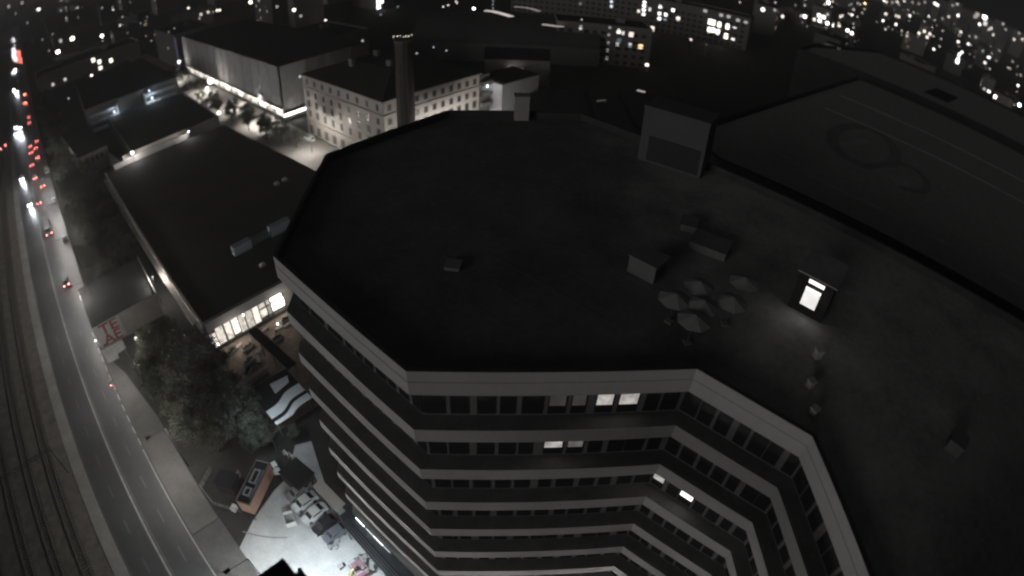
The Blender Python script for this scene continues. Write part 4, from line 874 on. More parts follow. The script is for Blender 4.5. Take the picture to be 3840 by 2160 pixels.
# ================================================================== THE CITY BEHIND
ORD = ordsX = 'first second third fourth fifth sixth seventh eighth ninth tenth eleventh twelfth thirteenth fourteenth fifteenth sixteenth seventeenth eighteenth nineteenth twentieth'.split()
def number_labels(things):                            # the same words twice: tell them apart by their order from the left
    g = {}
    for az, o in things: g.setdefault(o['label'], []).append((az, o))
    for l, q in g.items():
        if len(q) > 1:
            for i, (az, o) in enumerate(sorted(q, key=lambda e: e[0])): o['label'] = l + ', ' + ORD[i] + ' from left'
blocks, citylamps = [], []
CITY = [
 ((41.0,435.0,0.0,78.0,30.0,10.5), 'long', [(1,-1,3.6,8.3,2.4,2.7,1.6,'a'),(1,-1,7.7,5.6,2.4,2.7,1.6,'a'),(1,-1,16.2,3.6,2.4,2.7,1.6,'a'),(1,-1,7.5,0.9,2.4,2.7,1.6,'a'),(1,-1,-19.3,2.6,1.8,1.8,0.5,'w'),(1,-1,-28.7,2.4,1.8,1.8,0.5,'w')]),
 ((97.0,355.0,0.0,26.0,50.0,20.0), 'end', [(1,-1,-6.4,4.9,1.4,1.6,0.8,'w'),(1,-1,-6.4,14.2,1.4,1.6,0.5,'w'),(0,-1,-6.4,11.1,1.4,1.6,0.2,'a')]),
 ((238.6,155.4,-0.832,46.0,22.0,20.0), 'apt', [(1,-1,-12.0,18.0,1.3,1.9,0.5,'w'),(1,-1,1.9,19.5,1.1,1.6,0.2,'w'),(1,-1,1.7,15.3,1.1,1.6,0.2,'w'),(1,-1,1.9,11.3,1.1,1.6,0.2,'w'),(1,-1,1.9,7.5,1.1,1.6,0.2,'w'),(1,-1,1.9,3.4,1.1,1.6,0.2,'w'),(1,-1,-3.6,5.0,1.7,1.7,1.6,'a'),(1,-1,-3.6,0.9,1.7,1.7,1.6,'a'),(1,-1,6.4,17.8,1.6,2.0,1.6,'a'),(1,-1,8.5,17.2,1.4,1.9,0.5,'w'),(1,-1,12.6,11.4,1.4,1.9,0.5,'w'),(1,-1,12.6,17.0,2.2,2.8,0.75,'p'),(1,-1,7.0,13.2,2.0,2.0,0.08,'b'),(1,-1,17.9,11.1,2.1,2.1,1.3,'o'),(1,-1,-8.3,11.8,0.9,0.9,0.2,'w'),(1,-1,22.2,2.0,1.6,1.3,1.6,'w'),(1,-1,-6.4,4.9,1.4,1.6,0.15,'b'),(1,-1,6.4,11.1,1.4,1.6,0.5,'w')]),
 ((340.2,200.8,-1.179,162.3,20.0,22.0), 'office', [(1,-1,17.9,1.5,2.4,3.4,1.0,'a'),(1,-1,10.7,18.9,2.0,1.8,2.2,'w'),(1,-1,10.8,16.5,2.0,1.8,2.2,'w'),(1,-1,10.8,13.7,2.0,1.8,2.2,'w'),(1,-1,11.0,10.7,2.0,1.8,2.2,'w'),(1,-1,7.5,12.0,1.6,2.2,0.9,'a'),(1,-1,14.7,14.7,1.6,2.2,0.9,'a'),(1,-1,-11.2,15.8,1.5,1.8,0.9,'b'),(1,-1,-10.9,12.5,1.5,1.8,0.9,'b'),(1,-1,21.4,17.9,1.9,2.0,1.8,'w'),(1,-1,21.4,13.0,1.9,2.0,1.8,'w'),(1,-1,25.6,13.0,1.9,2.0,1.8,'w'),(1,-1,21.7,9.5,1.9,2.0,1.8,'w'),(1,-1,30.0,17.1,1.9,2.0,1.8,'w'),(1,-1,25.4,9.6,1.9,1.1,0.3,'b'),(1,-1,34.0,11.9,2.3,2.7,1.1,'a'),(1,-1,50.9,21.0,2.4,2.0,0.3,'w'),(1,-1,61.6,20.4,2.4,2.0,0.3,'w'),(1,-1,66.5,20.5,2.4,2.0,0.3,'w'),(1,-1,72.9,19.5,2.4,2.0,0.3,'w'),(1,-1,78.2,19.2,2.4,2.0,0.3,'w'),(1,-1,55.0,14.3,2.3,3.5,2.2,'a'),(1,-1,57.3,14.2,2.3,3.5,2.2,'a'),(1,-1,61.3,13.8,2.3,3.5,2.2,'a'),(1,-1,66.8,13.7,2.3,3.5,2.2,'a'),(1,-1,55.3,8.6,2.3,3.5,2.2,'a'),(1,-1,57.8,8.9,2.3,3.5,2.2,'a'),(1,-1,61.0,8.5,2.3,3.5,2.2,'a'),(1,-1,66.8,6.9,2.3,3.5,2.2,'a'),(1,-1,71.6,14.3,2.2,1.3,1,'w'),(1,-1,71.7,5.9,2.2,1.4,1,'w'),(0,1,6.4,8.0,1.4,1.6,0.15,'w'),(1,-1,-32.0,11.1,1.4,1.6,0.2,'a'),(1,-1,22.4,17.3,1.4,1.6,0.15,'w')]),
 ((160.0,141.0,-0.82,24.0,14.0,17.0), 'gable', []),
 ((135.0,250.0,0.0,36.0,40.0,16.0), 'mid', [(1,-1,14.4,10.8,1.1,1.2,0.35,'a'),(1,-1,-12.8,8.0,1.4,1.6,0.8,'w'),(1,-1,9.6,1.8,1.4,1.6,0.5,'w'),(0,-1,16.0,8.0,1.4,1.6,0.15,'a')]),
 ((171.7,329.5,-0.3,18.9,22.0,24.0), '', [(1,-1,-9.2,17.7,1.9,1.8,2,'a'),(1,-1,-5.3,13.0,1.4,1.5,0.35,'a'),(1,-1,-6.4,4.9,1.4,1.6,0.1,'o')]),
 ((384.0,71.4,0.0,26.5,21.3,16.0), '', [(1,-1,6.4,4.9,1.4,1.6,0.2,'o'),(1,-1,-6.4,1.8,1.4,1.6,0.5,'a'),(1,-1,3.2,1.8,1.4,1.6,0.5,'o'),(1,-1,-9.6,11.1,1.4,1.6,0.1,'o')]),
 ((362.9,11.5,0.785,35.7,18.8,24.0), '', [(1,1,0.0,1.8,1.4,1.6,0.2,'a'),(0,-1,3.2,4.9,1.4,1.6,0.2,'w')]),
 ((367.3,-43.8,0.785,31.2,24.6,24.0), '', [(1,1,9.6,1.8,1.4,1.6,0.1,'o'),(1,1,0.0,14.2,1.4,1.6,0.2,'b'),(1,1,9.6,8.0,1.4,1.6,0.2,'a'),(1,1,-12.8,17.3,1.4,1.6,0.15,'b'),(1,1,-12.8,14.2,1.4,1.6,0.06,'b'),(1,1,12.8,8.0,1.4,1.6,0.8,'w'),(1,1,0.0,20.4,1.4,1.6,0.1,'w'),(0,-1,3.2,17.3,1.4,1.6,0.1,'a'),(0,-1,6.4,8.0,1.4,1.6,0.15,'a')]),
 ((180.8,388.9,1.57,31.6,25.4,20.0), '', [(0,-1,8.8,14.2,1.6,1.7,0.35,'a'),(1,1,6.8,18.6,1.7,1.8,0.35,'a'),(1,1,6.4,4.9,1.4,1.6,0.15,'a'),(1,1,-3.2,14.2,1.4,1.6,0.06,'o'),(1,1,-6.4,11.1,1.4,1.6,0.2,'a'),(1,1,12.8,14.2,1.4,1.6,0.15,'w'),(1,1,0.0,1.8,1.4,1.6,0.15,'w'),(1,1,12.8,1.8,1.4,1.6,0.8,'w'),(1,1,6.4,11.1,1.4,1.6,0.3,'a'),(0,-1,-3.2,1.8,1.4,1.6,0.06,'w')]),
 ((248.0,364.8,1.57,34.2,14.6,24.0), '', [(0,-1,6.7,6.5,3.0,3.3,2.5,'w'),(0,-1,6.8,2.6,3.0,3.3,2.5,'w'),(0,-1,4.2,6.5,3.0,3.3,2.5,'w'),(1,1,3.2,17.3,1.4,1.6,0.06,'o'),(1,1,12.8,14.2,1.4,1.6,0.2,'a')]),
 ((425.4,-23.4,0.0,21.5,23.0,20.0), '', [(1,1,3.2,14.2,1.4,1.6,0.5,'w')]),
 ((435.7,-89.3,0.0,30.4,16.5,18.0), '', [(0,-1,3.2,1.8,1.4,1.6,0.2,'o')]),
 ((87.4,513.2,0.0,24.3,18.4,12.0), '', [(0,-1,3.2,8.0,1.4,1.6,0.5,'a'),(1,-1,-6.4,1.8,1.4,1.6,0.15,'w'),(1,-1,0.0,8.0,1.4,1.6,0.06,'a'),(1,-1,0.0,1.8,1.4,1.6,0.8,'o')]),
 ((143.7,490.6,-0.3,36.7,18.0,12.0), '', [(1,-1,14.5,8.5,2.1,2.1,0.4,'a'),(1,-1,8.1,8.0,2.1,2.1,0.4,'a'),(1,-1,6.4,4.9,1.4,1.6,0.2,'w'),(0,1,3.2,8.0,1.4,1.6,0.3,'b'),(0,1,0.0,4.9,1.4,1.6,0.3,'w'),(0,1,3.2,1.8,1.4,1.6,0.1,'b'),(0,1,0.0,1.8,1.4,1.6,0.5,'b'),(0,1,6.4,1.8,1.4,1.6,0.1,'o')]),
 ((218.1,491.0,0.785,38.5,23.7,24.0), '', [(0,-1,9.6,6.7,2.4,2.4,1.5,'a'),(0,-1,9.8,6.7,2.8,2.6,2,'a'),(0,-1,0.0,8.0,1.4,1.6,0.5,'a')]),
 ((252.4,424.1,0.0,30.4,18.3,10.0), '', [(1,-1,6.4,1.8,1.4,1.6,0.06,'a')]),
 ((468.9,144.8,0.25,36.9,18.0,24.0), '', [(0,-1,3.0,20.5,2.7,2.3,1.4,'a'),(0,-1,2.8,20.8,2.5,2.5,2.2,'w'),(0,-1,-6.7,22.9,2.0,2.0,0.3,'w'),(1,-1,6.4,4.9,1.4,1.6,0.8,'w'),(1,-1,16.0,4.9,1.4,1.6,0.5,'o'),(1,-1,0.0,20.4,1.4,1.6,0.8,'a'),(1,-1,9.6,14.2,1.4,1.6,0.15,'a'),(1,-1,-16.0,17.3,1.4,1.6,0.5,'o'),(1,-1,-6.4,14.2,1.4,1.6,0.5,'w')]),
 ((495.3,91.2,0.0,40.7,22.7,12.0), '', [(1,-1,12.8,8.0,1.4,1.6,0.2,'w'),(1,-1,-3.2,4.9,1.4,1.6,0.3,'o')]),
 ((532.5,-69.1,-0.3,33.8,18.2,18.0), '', [(0,-1,6.8,14.3,2.4,2.4,2.5,'w'),(1,-1,-6.4,1.8,1.4,1.6,0.15,'a'),(1,-1,-3.2,14.2,1.4,1.6,0.8,'o')]),
 ((38.7,577.9,0.0,25.0,16.9,18.0), '', [(1,-1,6.1,12.0,3.6,2.8,3,'a'),(1,-1,-10.0,4.8,3.2,2.6,4,'w'),(1,-1,-5.2,13.8,2.6,3.0,0.25,'w'),(1,-1,6.4,14.2,1.4,1.6,0.1,'a')]),
 ((108.8,580.3,0.785,21.1,24.9,14.0), '', [(1,-1,3.2,4.9,1.4,1.6,0.15,'a'),(0,-1,0.0,4.9,1.4,1.6,0.8,'a'),(0,-1,6.4,8.0,1.4,1.6,0.1,'a'),(1,-1,-6.4,4.9,1.4,1.6,0.2,'b'),(0,-1,9.6,8.0,1.4,1.6,0.8,'w'),(1,-1,0.0,1.8,1.4,1.6,0.3,'o'),(1,-1,3.2,1.8,1.4,1.6,0.2,'a'),(1,-1,6.4,8.0,1.4,1.6,0.15,'a')]),
 ((208.0,581.0,0.0,30.4,23.9,18.0), '', [(0,-1,-9.6,8.0,1.4,1.6,0.15,'a'),(1,-1,-3.2,14.2,1.4,1.6,0.8,'w')]),
 ((255.6,540.1,-0.3,18.4,19.3,12.0), '', [(0,-1,6.4,4.9,1.4,1.6,0.15,'o'),(0,-1,-3.2,4.9,1.4,1.6,0.8,'w')]),
 ((535.0,259.1,-0.3,40.6,22.4,14.0), '', [(1,-1,-3.2,4.9,1.4,1.6,0.1,'o'),(0,-1,6.4,1.8,1.4,1.6,0.2,'b'),(0,-1,-6.4,8.0,1.4,1.6,0.8,'a')]),
 ((550.5,168.8,0.785,28.7,19.0,16.0), '', [(0,-1,-8.4,8.7,2.6,2.8,0.8,'a'),(0,-1,3.2,11.1,1.4,1.6,0.15,'a')]),
 ((588.6,150.1,1.57,28.3,16.6,14.0), '', [(1,1,-11.1,11.7,3.1,3.1,2.2,'w'),(1,1,-7.4,11.1,2.5,2.5,0.3,'w'),(1,1,-9.6,4.9,1.4,1.6,0.1,'a'),(0,-1,3.2,1.8,1.4,1.6,0.5,'a')]),
 ((606.9,97.1,0.0,40.5,21.7,14.0), '', [(0,-1,-2.7,11.4,2.7,2.7,2.5,'w'),(0,-1,-7.6,10.1,2.7,2.7,2.5,'w'),(0,-1,6.7,13.5,2.7,2.9,0.8,'a'),(0,-1,0.0,1.8,1.4,1.6,0.15,'a'),(1,-1,-9.6,1.8,1.4,1.6,0.15,'a'),(1,-1,-6.4,1.8,1.4,1.6,0.15,'a'),(0,-1,-3.2,4.9,1.4,1.6,0.06,'w'),(1,-1,-16.0,8.0,1.4,1.6,0.1,'a'),(1,-1,12.8,1.8,1.4,1.6,0.15,'o')]),
 ((571.2,17.7,0.785,29.2,23.0,10.0), '', [(0,-1,6.4,4.9,1.4,1.6,0.1,'b'),(0,-1,0.0,4.9,1.4,1.6,0.3,'w')]),
 ((44.0,697.2,1.57,25.1,25.5,10.0), '', [(1,1,3.2,1.8,1.4,1.6,0.3,'a'),(0,-1,-9.6,4.9,1.4,1.6,0.8,'b'),(0,-1,0.0,4.9,1.4,1.6,0.15,'a'),(1,1,6.4,4.9,1.4,1.6,0.06,'w'),(1,1,9.6,4.9,1.4,1.6,0.1,'o'),(1,1,-6.4,1.8,1.4,1.6,0.3,'o'),(1,1,-9.6,4.9,1.4,1.6,0.3,'a'),(0,-1,-3.2,4.9,1.4,1.6,0.3,'w'),(0,-1,-3.2,1.8,1.4,1.6,0.8,'o')]),
 ((104.4,719.4,0.0,20.0,17.3,24.0), '', [(1,-1,6.4,14.2,1.4,1.6,0.8,'w'),(1,-1,6.4,17.3,1.4,1.6,0.2,'a'),(1,-1,-6.4,20.4,1.4,1.6,0.3,'w'),(0,-1,-3.2,1.8,1.4,1.6,0.1,'a')]),
 ((161.5,648.2,0.0,28.1,24.9,24.0), '', [(0,-1,-9.6,8.0,1.4,1.6,0.3,'o'),(0,-1,-9.6,17.3,1.4,1.6,0.5,'w')]),
 ((242.1,656.9,0.0,30.4,19.9,14.0), '', [(0,-1,6.4,8.0,1.4,1.6,0.3,'a'),(1,-1,-6.4,4.9,1.4,1.6,0.06,'a'),(0,-1,3.2,1.8,1.4,1.6,0.15,'w'),(1,-1,0.0,8.0,1.4,1.6,0.8,'a')]),
 ((680.9,244.8,0.0,27.4,20.1,20.0), '', [(1,-1,-3.2,11.1,1.4,1.6,0.15,'b')]),
 ((670.8,137.7,0.0,38.0,22.5,20.0), '', [(0,-1,-8.7,4.9,3.0,3.0,2.5,'w'),(1,-1,2.4,2.3,3.1,3.1,2.5,'w'),(0,-1,-6.7,14.8,2.6,2.6,0.35,'a'),(0,-1,2.5,10.6,3.5,3.5,2.2,'w'),(0,-1,0.6,4.8,3.5,3.5,2.2,'w'),(0,-1,-3.2,10.3,3.5,3.5,2.2,'w'),(0,-1,-8.6,4.8,3.5,3.5,2.2,'w'),(1,-1,3.6,2.2,3.6,3.6,2.2,'w'),(0,-1,7.0,4.2,3.0,3.3,0.8,'a'),(0,-1,-1.6,4.2,2.8,2.8,0.3,'w'),(1,-1,-9.6,4.9,1.4,1.6,0.2,'a')]),
 ((726.5,32.5,1.57,28.3,14.7,20.0), '', [(1,1,10.3,17.0,2.8,2.8,0.35,'a'),(0,-1,3.2,14.2,1.4,1.6,0.3,'o'),(1,1,6.4,14.2,1.4,1.6,0.06,'b'),(1,1,9.6,11.1,1.4,1.6,0.15,'o'),(1,1,6.4,4.9,1.4,1.6,0.2,'o')]),
 ((697.4,-19.4,0.0,41.3,21.2,20.0), '', [(0,-1,-3.0,14.7,3.1,3.1,2.5,'w'),(0,-1,-2.9,17.4,3.1,3.1,2.5,'w'),(0,-1,0.0,14.2,1.4,1.6,0.3,'w')]),
 ((669.5,-61.5,0.0,24.5,14.0,14.0), '', [(0,-1,-3.0,0.2,3.0,3.0,2.5,'w'),(0,-1,2.5,1.3,2.5,2.5,0.35,'a'),(1,1,9.6,8.0,1.4,1.6,0.1,'a'),(1,1,6.4,8.0,1.4,1.6,0.06,'a'),(1,1,3.2,4.9,1.4,1.6,0.5,'a'),(1,1,-3.2,8.0,1.4,1.6,0.3,'a'),(1,1,3.2,1.8,1.4,1.6,0.8,'b'),(1,1,-3.2,4.9,1.4,1.6,0.1,'a')]),
 ((49.6,790.9,0.0,36.6,15.1,24.0), '', [(1,-1,9.6,14.2,1.4,1.6,0.3,'a'),(1,-1,9.6,17.3,1.4,1.6,0.5,'a'),(1,-1,0.0,1.8,1.4,1.6,0.3,'b')]),
 ((83.6,819.5,0.0,27.5,17.6,20.0), '', [(1,-1,-6.4,11.1,1.4,1.6,0.15,'a')]),
 ((151.0,844.6,1.57,38.5,15.9,20.0), '', [(1,1,3.2,14.2,1.4,1.6,0.1,'w'),(1,1,0.0,11.1,1.4,1.6,0.8,'a'),(1,1,-6.4,14.2,1.4,1.6,0.5,'o'),(0,-1,-3.2,8.0,1.4,1.6,0.15,'w'),(1,1,0.0,1.8,1.4,1.6,0.5,'a')]),
 ((732.7,239.0,0.0,19.5,17.2,20.0), '', [(0,-1,3.2,11.1,1.4,1.6,0.1,'o'),(1,-1,-3.2,1.8,1.4,1.6,0.1,'a'),(0,-1,-3.2,14.2,1.4,1.6,0.5,'w'),(1,-1,3.2,11.1,1.4,1.6,0.06,'a'),(0,-1,0.0,8.0,1.4,1.6,0.1,'a'),(1,-1,-6.4,8.0,1.4,1.6,0.5,'b')]),
 ((810.9,185.9,0.785,25.0,20.2,16.0), '', [(1,1,4.6,3.5,3.5,3.5,0.3,'w'),(1,1,6.4,11.1,1.4,1.6,0.5,'a'),(1,1,9.6,8.0,1.4,1.6,0.06,'w')]),
 ((770.1,127.0,0.785,39.4,16.4,10.0), '', [(1,1,5.3,7.4,3.0,3.0,1.0,'a'),(1,1,1.4,9.7,3.0,3.0,1.0,'a'),(0,-1,3.2,1.8,1.4,1.6,0.1,'b'),(0,-1,3.2,4.9,1.4,1.6,0.5,'w'),(1,1,6.4,4.9,1.4,1.6,0.5,'a')]),
 ((804.7,-31.2,-0.3,40.0,25.2,10.0), '', [(1,-1,0.0,4.9,1.4,1.6,0.2,'a'),(1,-1,6.4,4.9,1.4,1.6,0.3,'w')]),
 ((802.6,-150.1,0.785,39.3,22.4,12.0), '', [(1,1,6.4,1.8,1.4,1.6,0.2,'o')]),
 ((93.9,930.7,0.25,26.1,18.8,22.0), '', [(1,-1,6.4,11.1,1.4,1.6,0.3,'w'),(1,-1,-3.2,8.0,1.4,1.6,0.8,'w'),(0,-1,-6.4,8.0,1.4,1.6,0.5,'w'),(0,-1,3.2,11.1,1.4,1.6,0.2,'w'),(1,-1,0.0,14.2,1.4,1.6,0.5,'a'),(0,-1,0.0,1.8,1.4,1.6,0.2,'a'),(1,-1,-9.6,17.3,1.4,1.6,0.5,'b'),(1,-1,-6.4,17.3,1.4,1.6,0.8,'a'),(1,-1,-6.4,14.2,1.4,1.6,0.5,'w')]),
 ((208.3,917.2,0.785,27.4,26.0,19.1), '', [(0,-1,3.2,14.2,1.4,1.6,0.5,'b'),(0,-1,-9.6,1.8,1.4,1.6,0.2,'o'),(1,-1,6.4,8.0,1.4,1.6,0.5,'w'),(1,-1,0.0,4.9,1.4,1.6,0.2,'o')]),
 ((883.7,270.5,-0.3,39.8,26.0,22.0), '', [(1,-1,12.8,1.8,1.4,1.6,0.3,'w'),(1,-1,9.6,17.3,1.4,1.6,0.2,'w'),(1,-1,3.2,14.2,1.4,1.6,1.2,'a'),(1,-1,0.0,14.2,1.4,1.6,0.8,'a')]),
 ((890.5,188.0,1.57,26.2,15.1,17.2), '', [(1,1,-8.2,12.1,4.1,4.1,2.5,'w'),(0,-1,1.9,16.1,3.5,3.5,1.0,'a'),(0,-1,2.1,6.8,3.5,3.5,0.35,'a'),(1,1,-8.6,12.8,4.7,4.7,2.2,'w'),(1,1,-3.1,7.2,4.1,4.4,0.8,'a'),(0,-1,-0.2,15.7,4.1,4.4,0.8,'a'),(0,-1,-3.2,4.9,1.4,1.6,1.2,'b'),(0,-1,-3.2,8.0,1.4,1.6,0.2,'w'),(1,1,3.2,11.1,1.4,1.6,0.3,'a'),(1,1,-6.4,1.8,1.4,1.6,1.2,'a')]),
 ((995.7,31.7,0.0,36.0,19.0,26.4), '', [(1,-1,3.0,24.8,4.5,4.5,2.5,'w'),(0,-1,8.4,8.4,3.8,3.8,1.0,'a'),(0,-1,0.6,14.7,3.8,3.8,1.0,'a'),(0,-1,-9.0,13.9,3.8,3.8,1.0,'a'),(0,-1,-6.0,7.4,3.8,3.8,1.0,'a'),(0,-1,6.4,17.3,1.4,1.6,0.2,'o'),(1,-1,-12.8,14.2,1.4,1.6,1.2,'a'),(1,-1,9.6,1.8,1.4,1.6,1.2,'w'),(1,-1,9.6,11.1,1.4,1.6,1.2,'w'),(0,-1,0.0,20.4,1.4,1.6,0.2,'w'),(1,-1,-9.6,8.0,1.4,1.6,0.2,'w'),(1,-1,3.2,4.9,1.4,1.6,0.8,'a'),(0,-1,3.2,11.1,1.4,1.6,0.2,'a')]),
 ((934.5,-66.9,-0.3,19.5,17.3,15.8), '', [(0,-1,-8.1,9.5,3.6,3.6,1.0,'a'),(1,-1,-6.4,8.0,1.4,1.6,0.3,'a'),(1,-1,6.4,1.8,1.4,1.6,0.5,'w')]),
 ((94.4,1146.1,0.785,37.3,25.6,16.0), '', [(0,-1,-9.6,4.9,1.4,1.6,0.5,'a'),(0,-1,3.2,1.8,1.4,1.6,1.2,'a'),(0,-1,6.4,11.1,1.4,1.6,0.2,'w'),(1,-1,-9.6,8.0,1.4,1.6,0.8,'o'),(0,-1,3.2,8.0,1.4,1.6,1.2,'b'),(1,-1,16.0,1.8,1.4,1.6,0.2,'a'),(0,-1,0.0,11.1,1.4,1.6,0.2,'o'),(0,-1,-9.6,11.1,1.4,1.6,0.8,'w'),(1,-1,12.8,11.1,1.4,1.6,0.3,'o')]),
 ((1074.5,187.7,0.785,40.8,19.9,24.6), '', [(0,-1,-7.3,2.1,4.1,4.1,0.35,'a'),(0,-1,3.2,8.0,1.4,1.6,0.8,'a'),(0,-1,-3.2,1.8,1.4,1.6,0.2,'b'),(1,1,16.0,17.3,1.4,1.6,0.5,'w'),(0,-1,0.0,11.1,1.4,1.6,0.8,'b'),(1,1,12.8,1.8,1.4,1.6,0.5,'w')]),
 ((1131.5,116.9,0.0,40.8,15.8,16.8), '', [(0,-1,-2.6,11.8,4.3,4.3,1.0,'a'),(1,-1,-3.2,4.9,1.4,1.6,0.5,'w'),(1,-1,9.6,8.0,1.4,1.6,0.5,'a'),(1,-1,12.8,8.0,1.4,1.6,0.3,'o')]),
 ((1069.2,-67.6,0.25,19.2,14.7,22.3), '', [(1,1,-6.4,1.8,1.4,1.6,0.8,'o'),(0,-1,-3.2,17.3,1.4,1.6,1.2,'a'),(1,1,-3.2,1.8,1.4,1.6,0.3,'o'),(1,1,-3.2,11.1,1.4,1.6,0.3,'a')]),
 ((1131.4,-182.8,0.25,41.9,25.2,16.7), '', [(1,1,6.4,1.8,1.4,1.6,0.3,'w'),(0,-1,9.6,4.9,1.4,1.6,1.2,'b')]),
 ((45.3,1374.4,1.57,23.0,18.3,28.3), '', [(0,-1,-0.8,15.0,7,5,1.5,'w'),(0,-1,6.4,17.3,1.4,1.6,0.2,'w')]),
 ((188.4,1225.4,0.0,29.4,18.5,18.7), '', []),
 ((1236.4,252.9,-0.3,23.9,16.9,15.9), '', [(1,-1,3.2,4.9,1.4,1.6,0.5,'o'),(1,-1,-6.4,1.8,1.4,1.6,0.5,'w'),(1,-1,-9.6,8.0,1.4,1.6,0.2,'a'),(0,-1,3.2,8.0,1.4,1.6,0.3,'b')]),
 ((1226.1,198.7,1.57,24.0,17.0,21.2), '', [(0,-1,4.3,7.3,4.7,4.7,1.0,'a'),(1,1,3.2,11.1,1.4,1.6,0.8,'w'),(0,-1,-6.4,11.1,1.4,1.6,0.2,'w')]),
 ((1297.3,100.4,0.785,18.9,14.1,27.2), '', [(1,1,6.9,5.5,5.0,5,1.0,'a'),(1,1,-2.7,5.9,5.0,5.0,1.0,'a'),(0,-1,3.2,23.5,1.4,1.6,0.3,'w'),(1,1,0.0,8.0,1.4,1.6,0.8,'w')]),
 ((1233.6,-109.6,1.57,25.0,15.4,20.4), '', [(1,1,10.1,0.8,5.6,5,2.5,'w'),(0,1,0.0,4.9,1.4,1.6,0.3,'o'),(1,1,-6.4,1.8,1.4,1.6,0.8,'w'),(0,1,3.2,1.8,1.4,1.6,0.8,'w'),(1,1,6.4,11.1,1.4,1.6,0.8,'w')]),
 ((1354.8,-204.4,1.57,26.9,24.4,24.4), '', [(1,1,-9.6,4.9,1.4,1.6,0.8,'a')]),
 ((-59.1,1465.3,0.0,22.9,17.1,28.3), '', [(0,1,6.4,11.1,1.4,1.6,0.8,'w'),(1,-1,-3.2,14.2,1.4,1.6,0.3,'b')]),
 ((119.2,1579.2,0.0,27.8,18.5,22.4), '', [(1,-1,-9.6,11.1,1.4,1.6,0.3,'b'),(0,-1,0.0,17.3,1.4,1.6,0.8,'w'),(0,-1,3.2,1.8,1.4,1.6,0.3,'b'),(1,-1,0.0,8.0,1.4,1.6,0.8,'a'),(0,-1,3.2,11.1,1.4,1.6,0.2,'w'),(1,-1,-6.4,8.0,1.4,1.6,1.2,'a'),(1,-1,6.4,4.9,1.4,1.6,0.3,'a'),(1,-1,9.6,1.8,1.4,1.6,1.2,'a')]),
 ((141.4,1521.3,-0.3,29.6,18.9,29.5), '', [(0,1,-3.2,8.0,1.4,1.6,0.5,'w')]),
 ((1497.6,282.3,1.57,20.6,15.5,21.1), '', [(1,1,3.2,11.1,1.4,1.6,0.5,'b')]),
 ((1524.8,130.5,0.0,19.0,21.6,22.9), '', [(1,-1,-6.4,14.2,1.4,1.6,0.8,'o'),(0,-1,6.4,8.0,1.4,1.6,0.3,'w'),(1,-1,3.2,1.8,1.4,1.6,0.3,'a'),(1,-1,0.0,17.3,1.4,1.6,0.5,'w')]),
 ((1530.2,-32.9,1.57,19.3,20.0,25.1), '', [(1,1,-5.9,15.5,5.8,5,1.0,'a'),(1,1,6.4,20.4,1.4,1.6,0.5,'b'),(0,1,-3.2,11.1,1.4,1.6,0.3,'a'),(1,1,6.4,11.1,1.4,1.6,0.2,'b'),(1,1,-3.2,8.0,1.4,1.6,0.8,'o'),(1,1,-3.2,4.9,1.4,1.6,1.2,'a'),(1,1,6.4,17.3,1.4,1.6,0.3,'o'),(1,1,-6.4,8.0,1.4,1.6,1.2,'a'),(1,1,0.0,17.3,1.4,1.6,0.8,'o'),(0,1,-3.2,8.0,1.4,1.6,0.8,'a')]),
 ((1588.4,-79.7,0.0,41.9,22.8,25.5), '', [(0,-1,-1.2,16.8,6.0,5,0.35,'a'),(1,1,-12.8,11.1,1.4,1.6,0.2,'w'),(1,1,12.8,14.2,1.4,1.6,0.5,'a'),(1,1,16.0,8.0,1.4,1.6,0.3,'w'),(1,1,-16.0,14.2,1.4,1.6,0.8,'o')]),
 ((64.5,1734.1,0.0,26.9,16.4,18.3), '', [(1,-1,3.2,1.8,1.4,1.6,0.5,'w')]),
 ((1843.3,230.3,0.785,22.9,15.9,16.7), '', []),
 ((1727.6,166.7,1.57,39.8,21.6,33.7), '', [(1,1,16.2,12.5,6.6,5,1.0,'a'),(1,1,-15.3,23.6,6.6,5,1.0,'a'),(1,1,-1.5,17.5,6.6,5,0.35,'a'),(1,1,0.0,8.0,1.4,1.6,0.3,'a'),(1,1,-9.6,17.3,1.4,1.6,0.3,'a'),(1,1,-12.8,11.1,1.4,1.6,0.3,'a'),(1,1,16.0,1.8,1.4,1.6,0.3,'b')]),
 ((1782.1,-23.3,0.25,38.2,22.4,24.4), '', [(0,-1,6.4,20.4,1.4,1.6,0.5,'w'),(1,1,12.8,8.0,1.4,1.6,0.2,'w')]),
 ((1865.5,-55.8,0.0,36.9,18.7,19.1), '', [(1,1,-3.2,8.0,1.4,1.6,0.3,'a')]),
 ((1685.8,-152.5,0.25,20.6,25.1,27.7), '', [(0,-1,-3.5,3.3,6.5,5,0.35,'a'),(1,1,0.0,4.9,1.4,1.6,0.2,'a')]),
 ((1676.9,-251.3,0.0,34.6,21.6,20.9), '', [(1,1,0.0,11.1,1.4,1.6,0.2,'a'),(1,1,12.8,4.9,1.4,1.6,0.8,'a'),(0,-1,-6.4,1.8,1.4,1.6,0.5,'a'),(1,1,0.0,8.0,1.4,1.6,1.2,'w'),(0,-1,0.0,11.1,1.4,1.6,0.3,'a'),(1,1,12.8,11.1,1.4,1.6,0.2,'w'),(1,1,0.0,4.9,1.4,1.6,1.2,'w'),(1,1,9.6,4.9,1.4,1.6,0.2,'w'),(1,1,-6.4,11.1,1.4,1.6,0.3,'w')]),
 ((181.5,2116.0,0.0,29.5,15.6,34.6), '', []),
 ((2174.1,171.4,0.785,39.5,17.9,15.4), '', []),
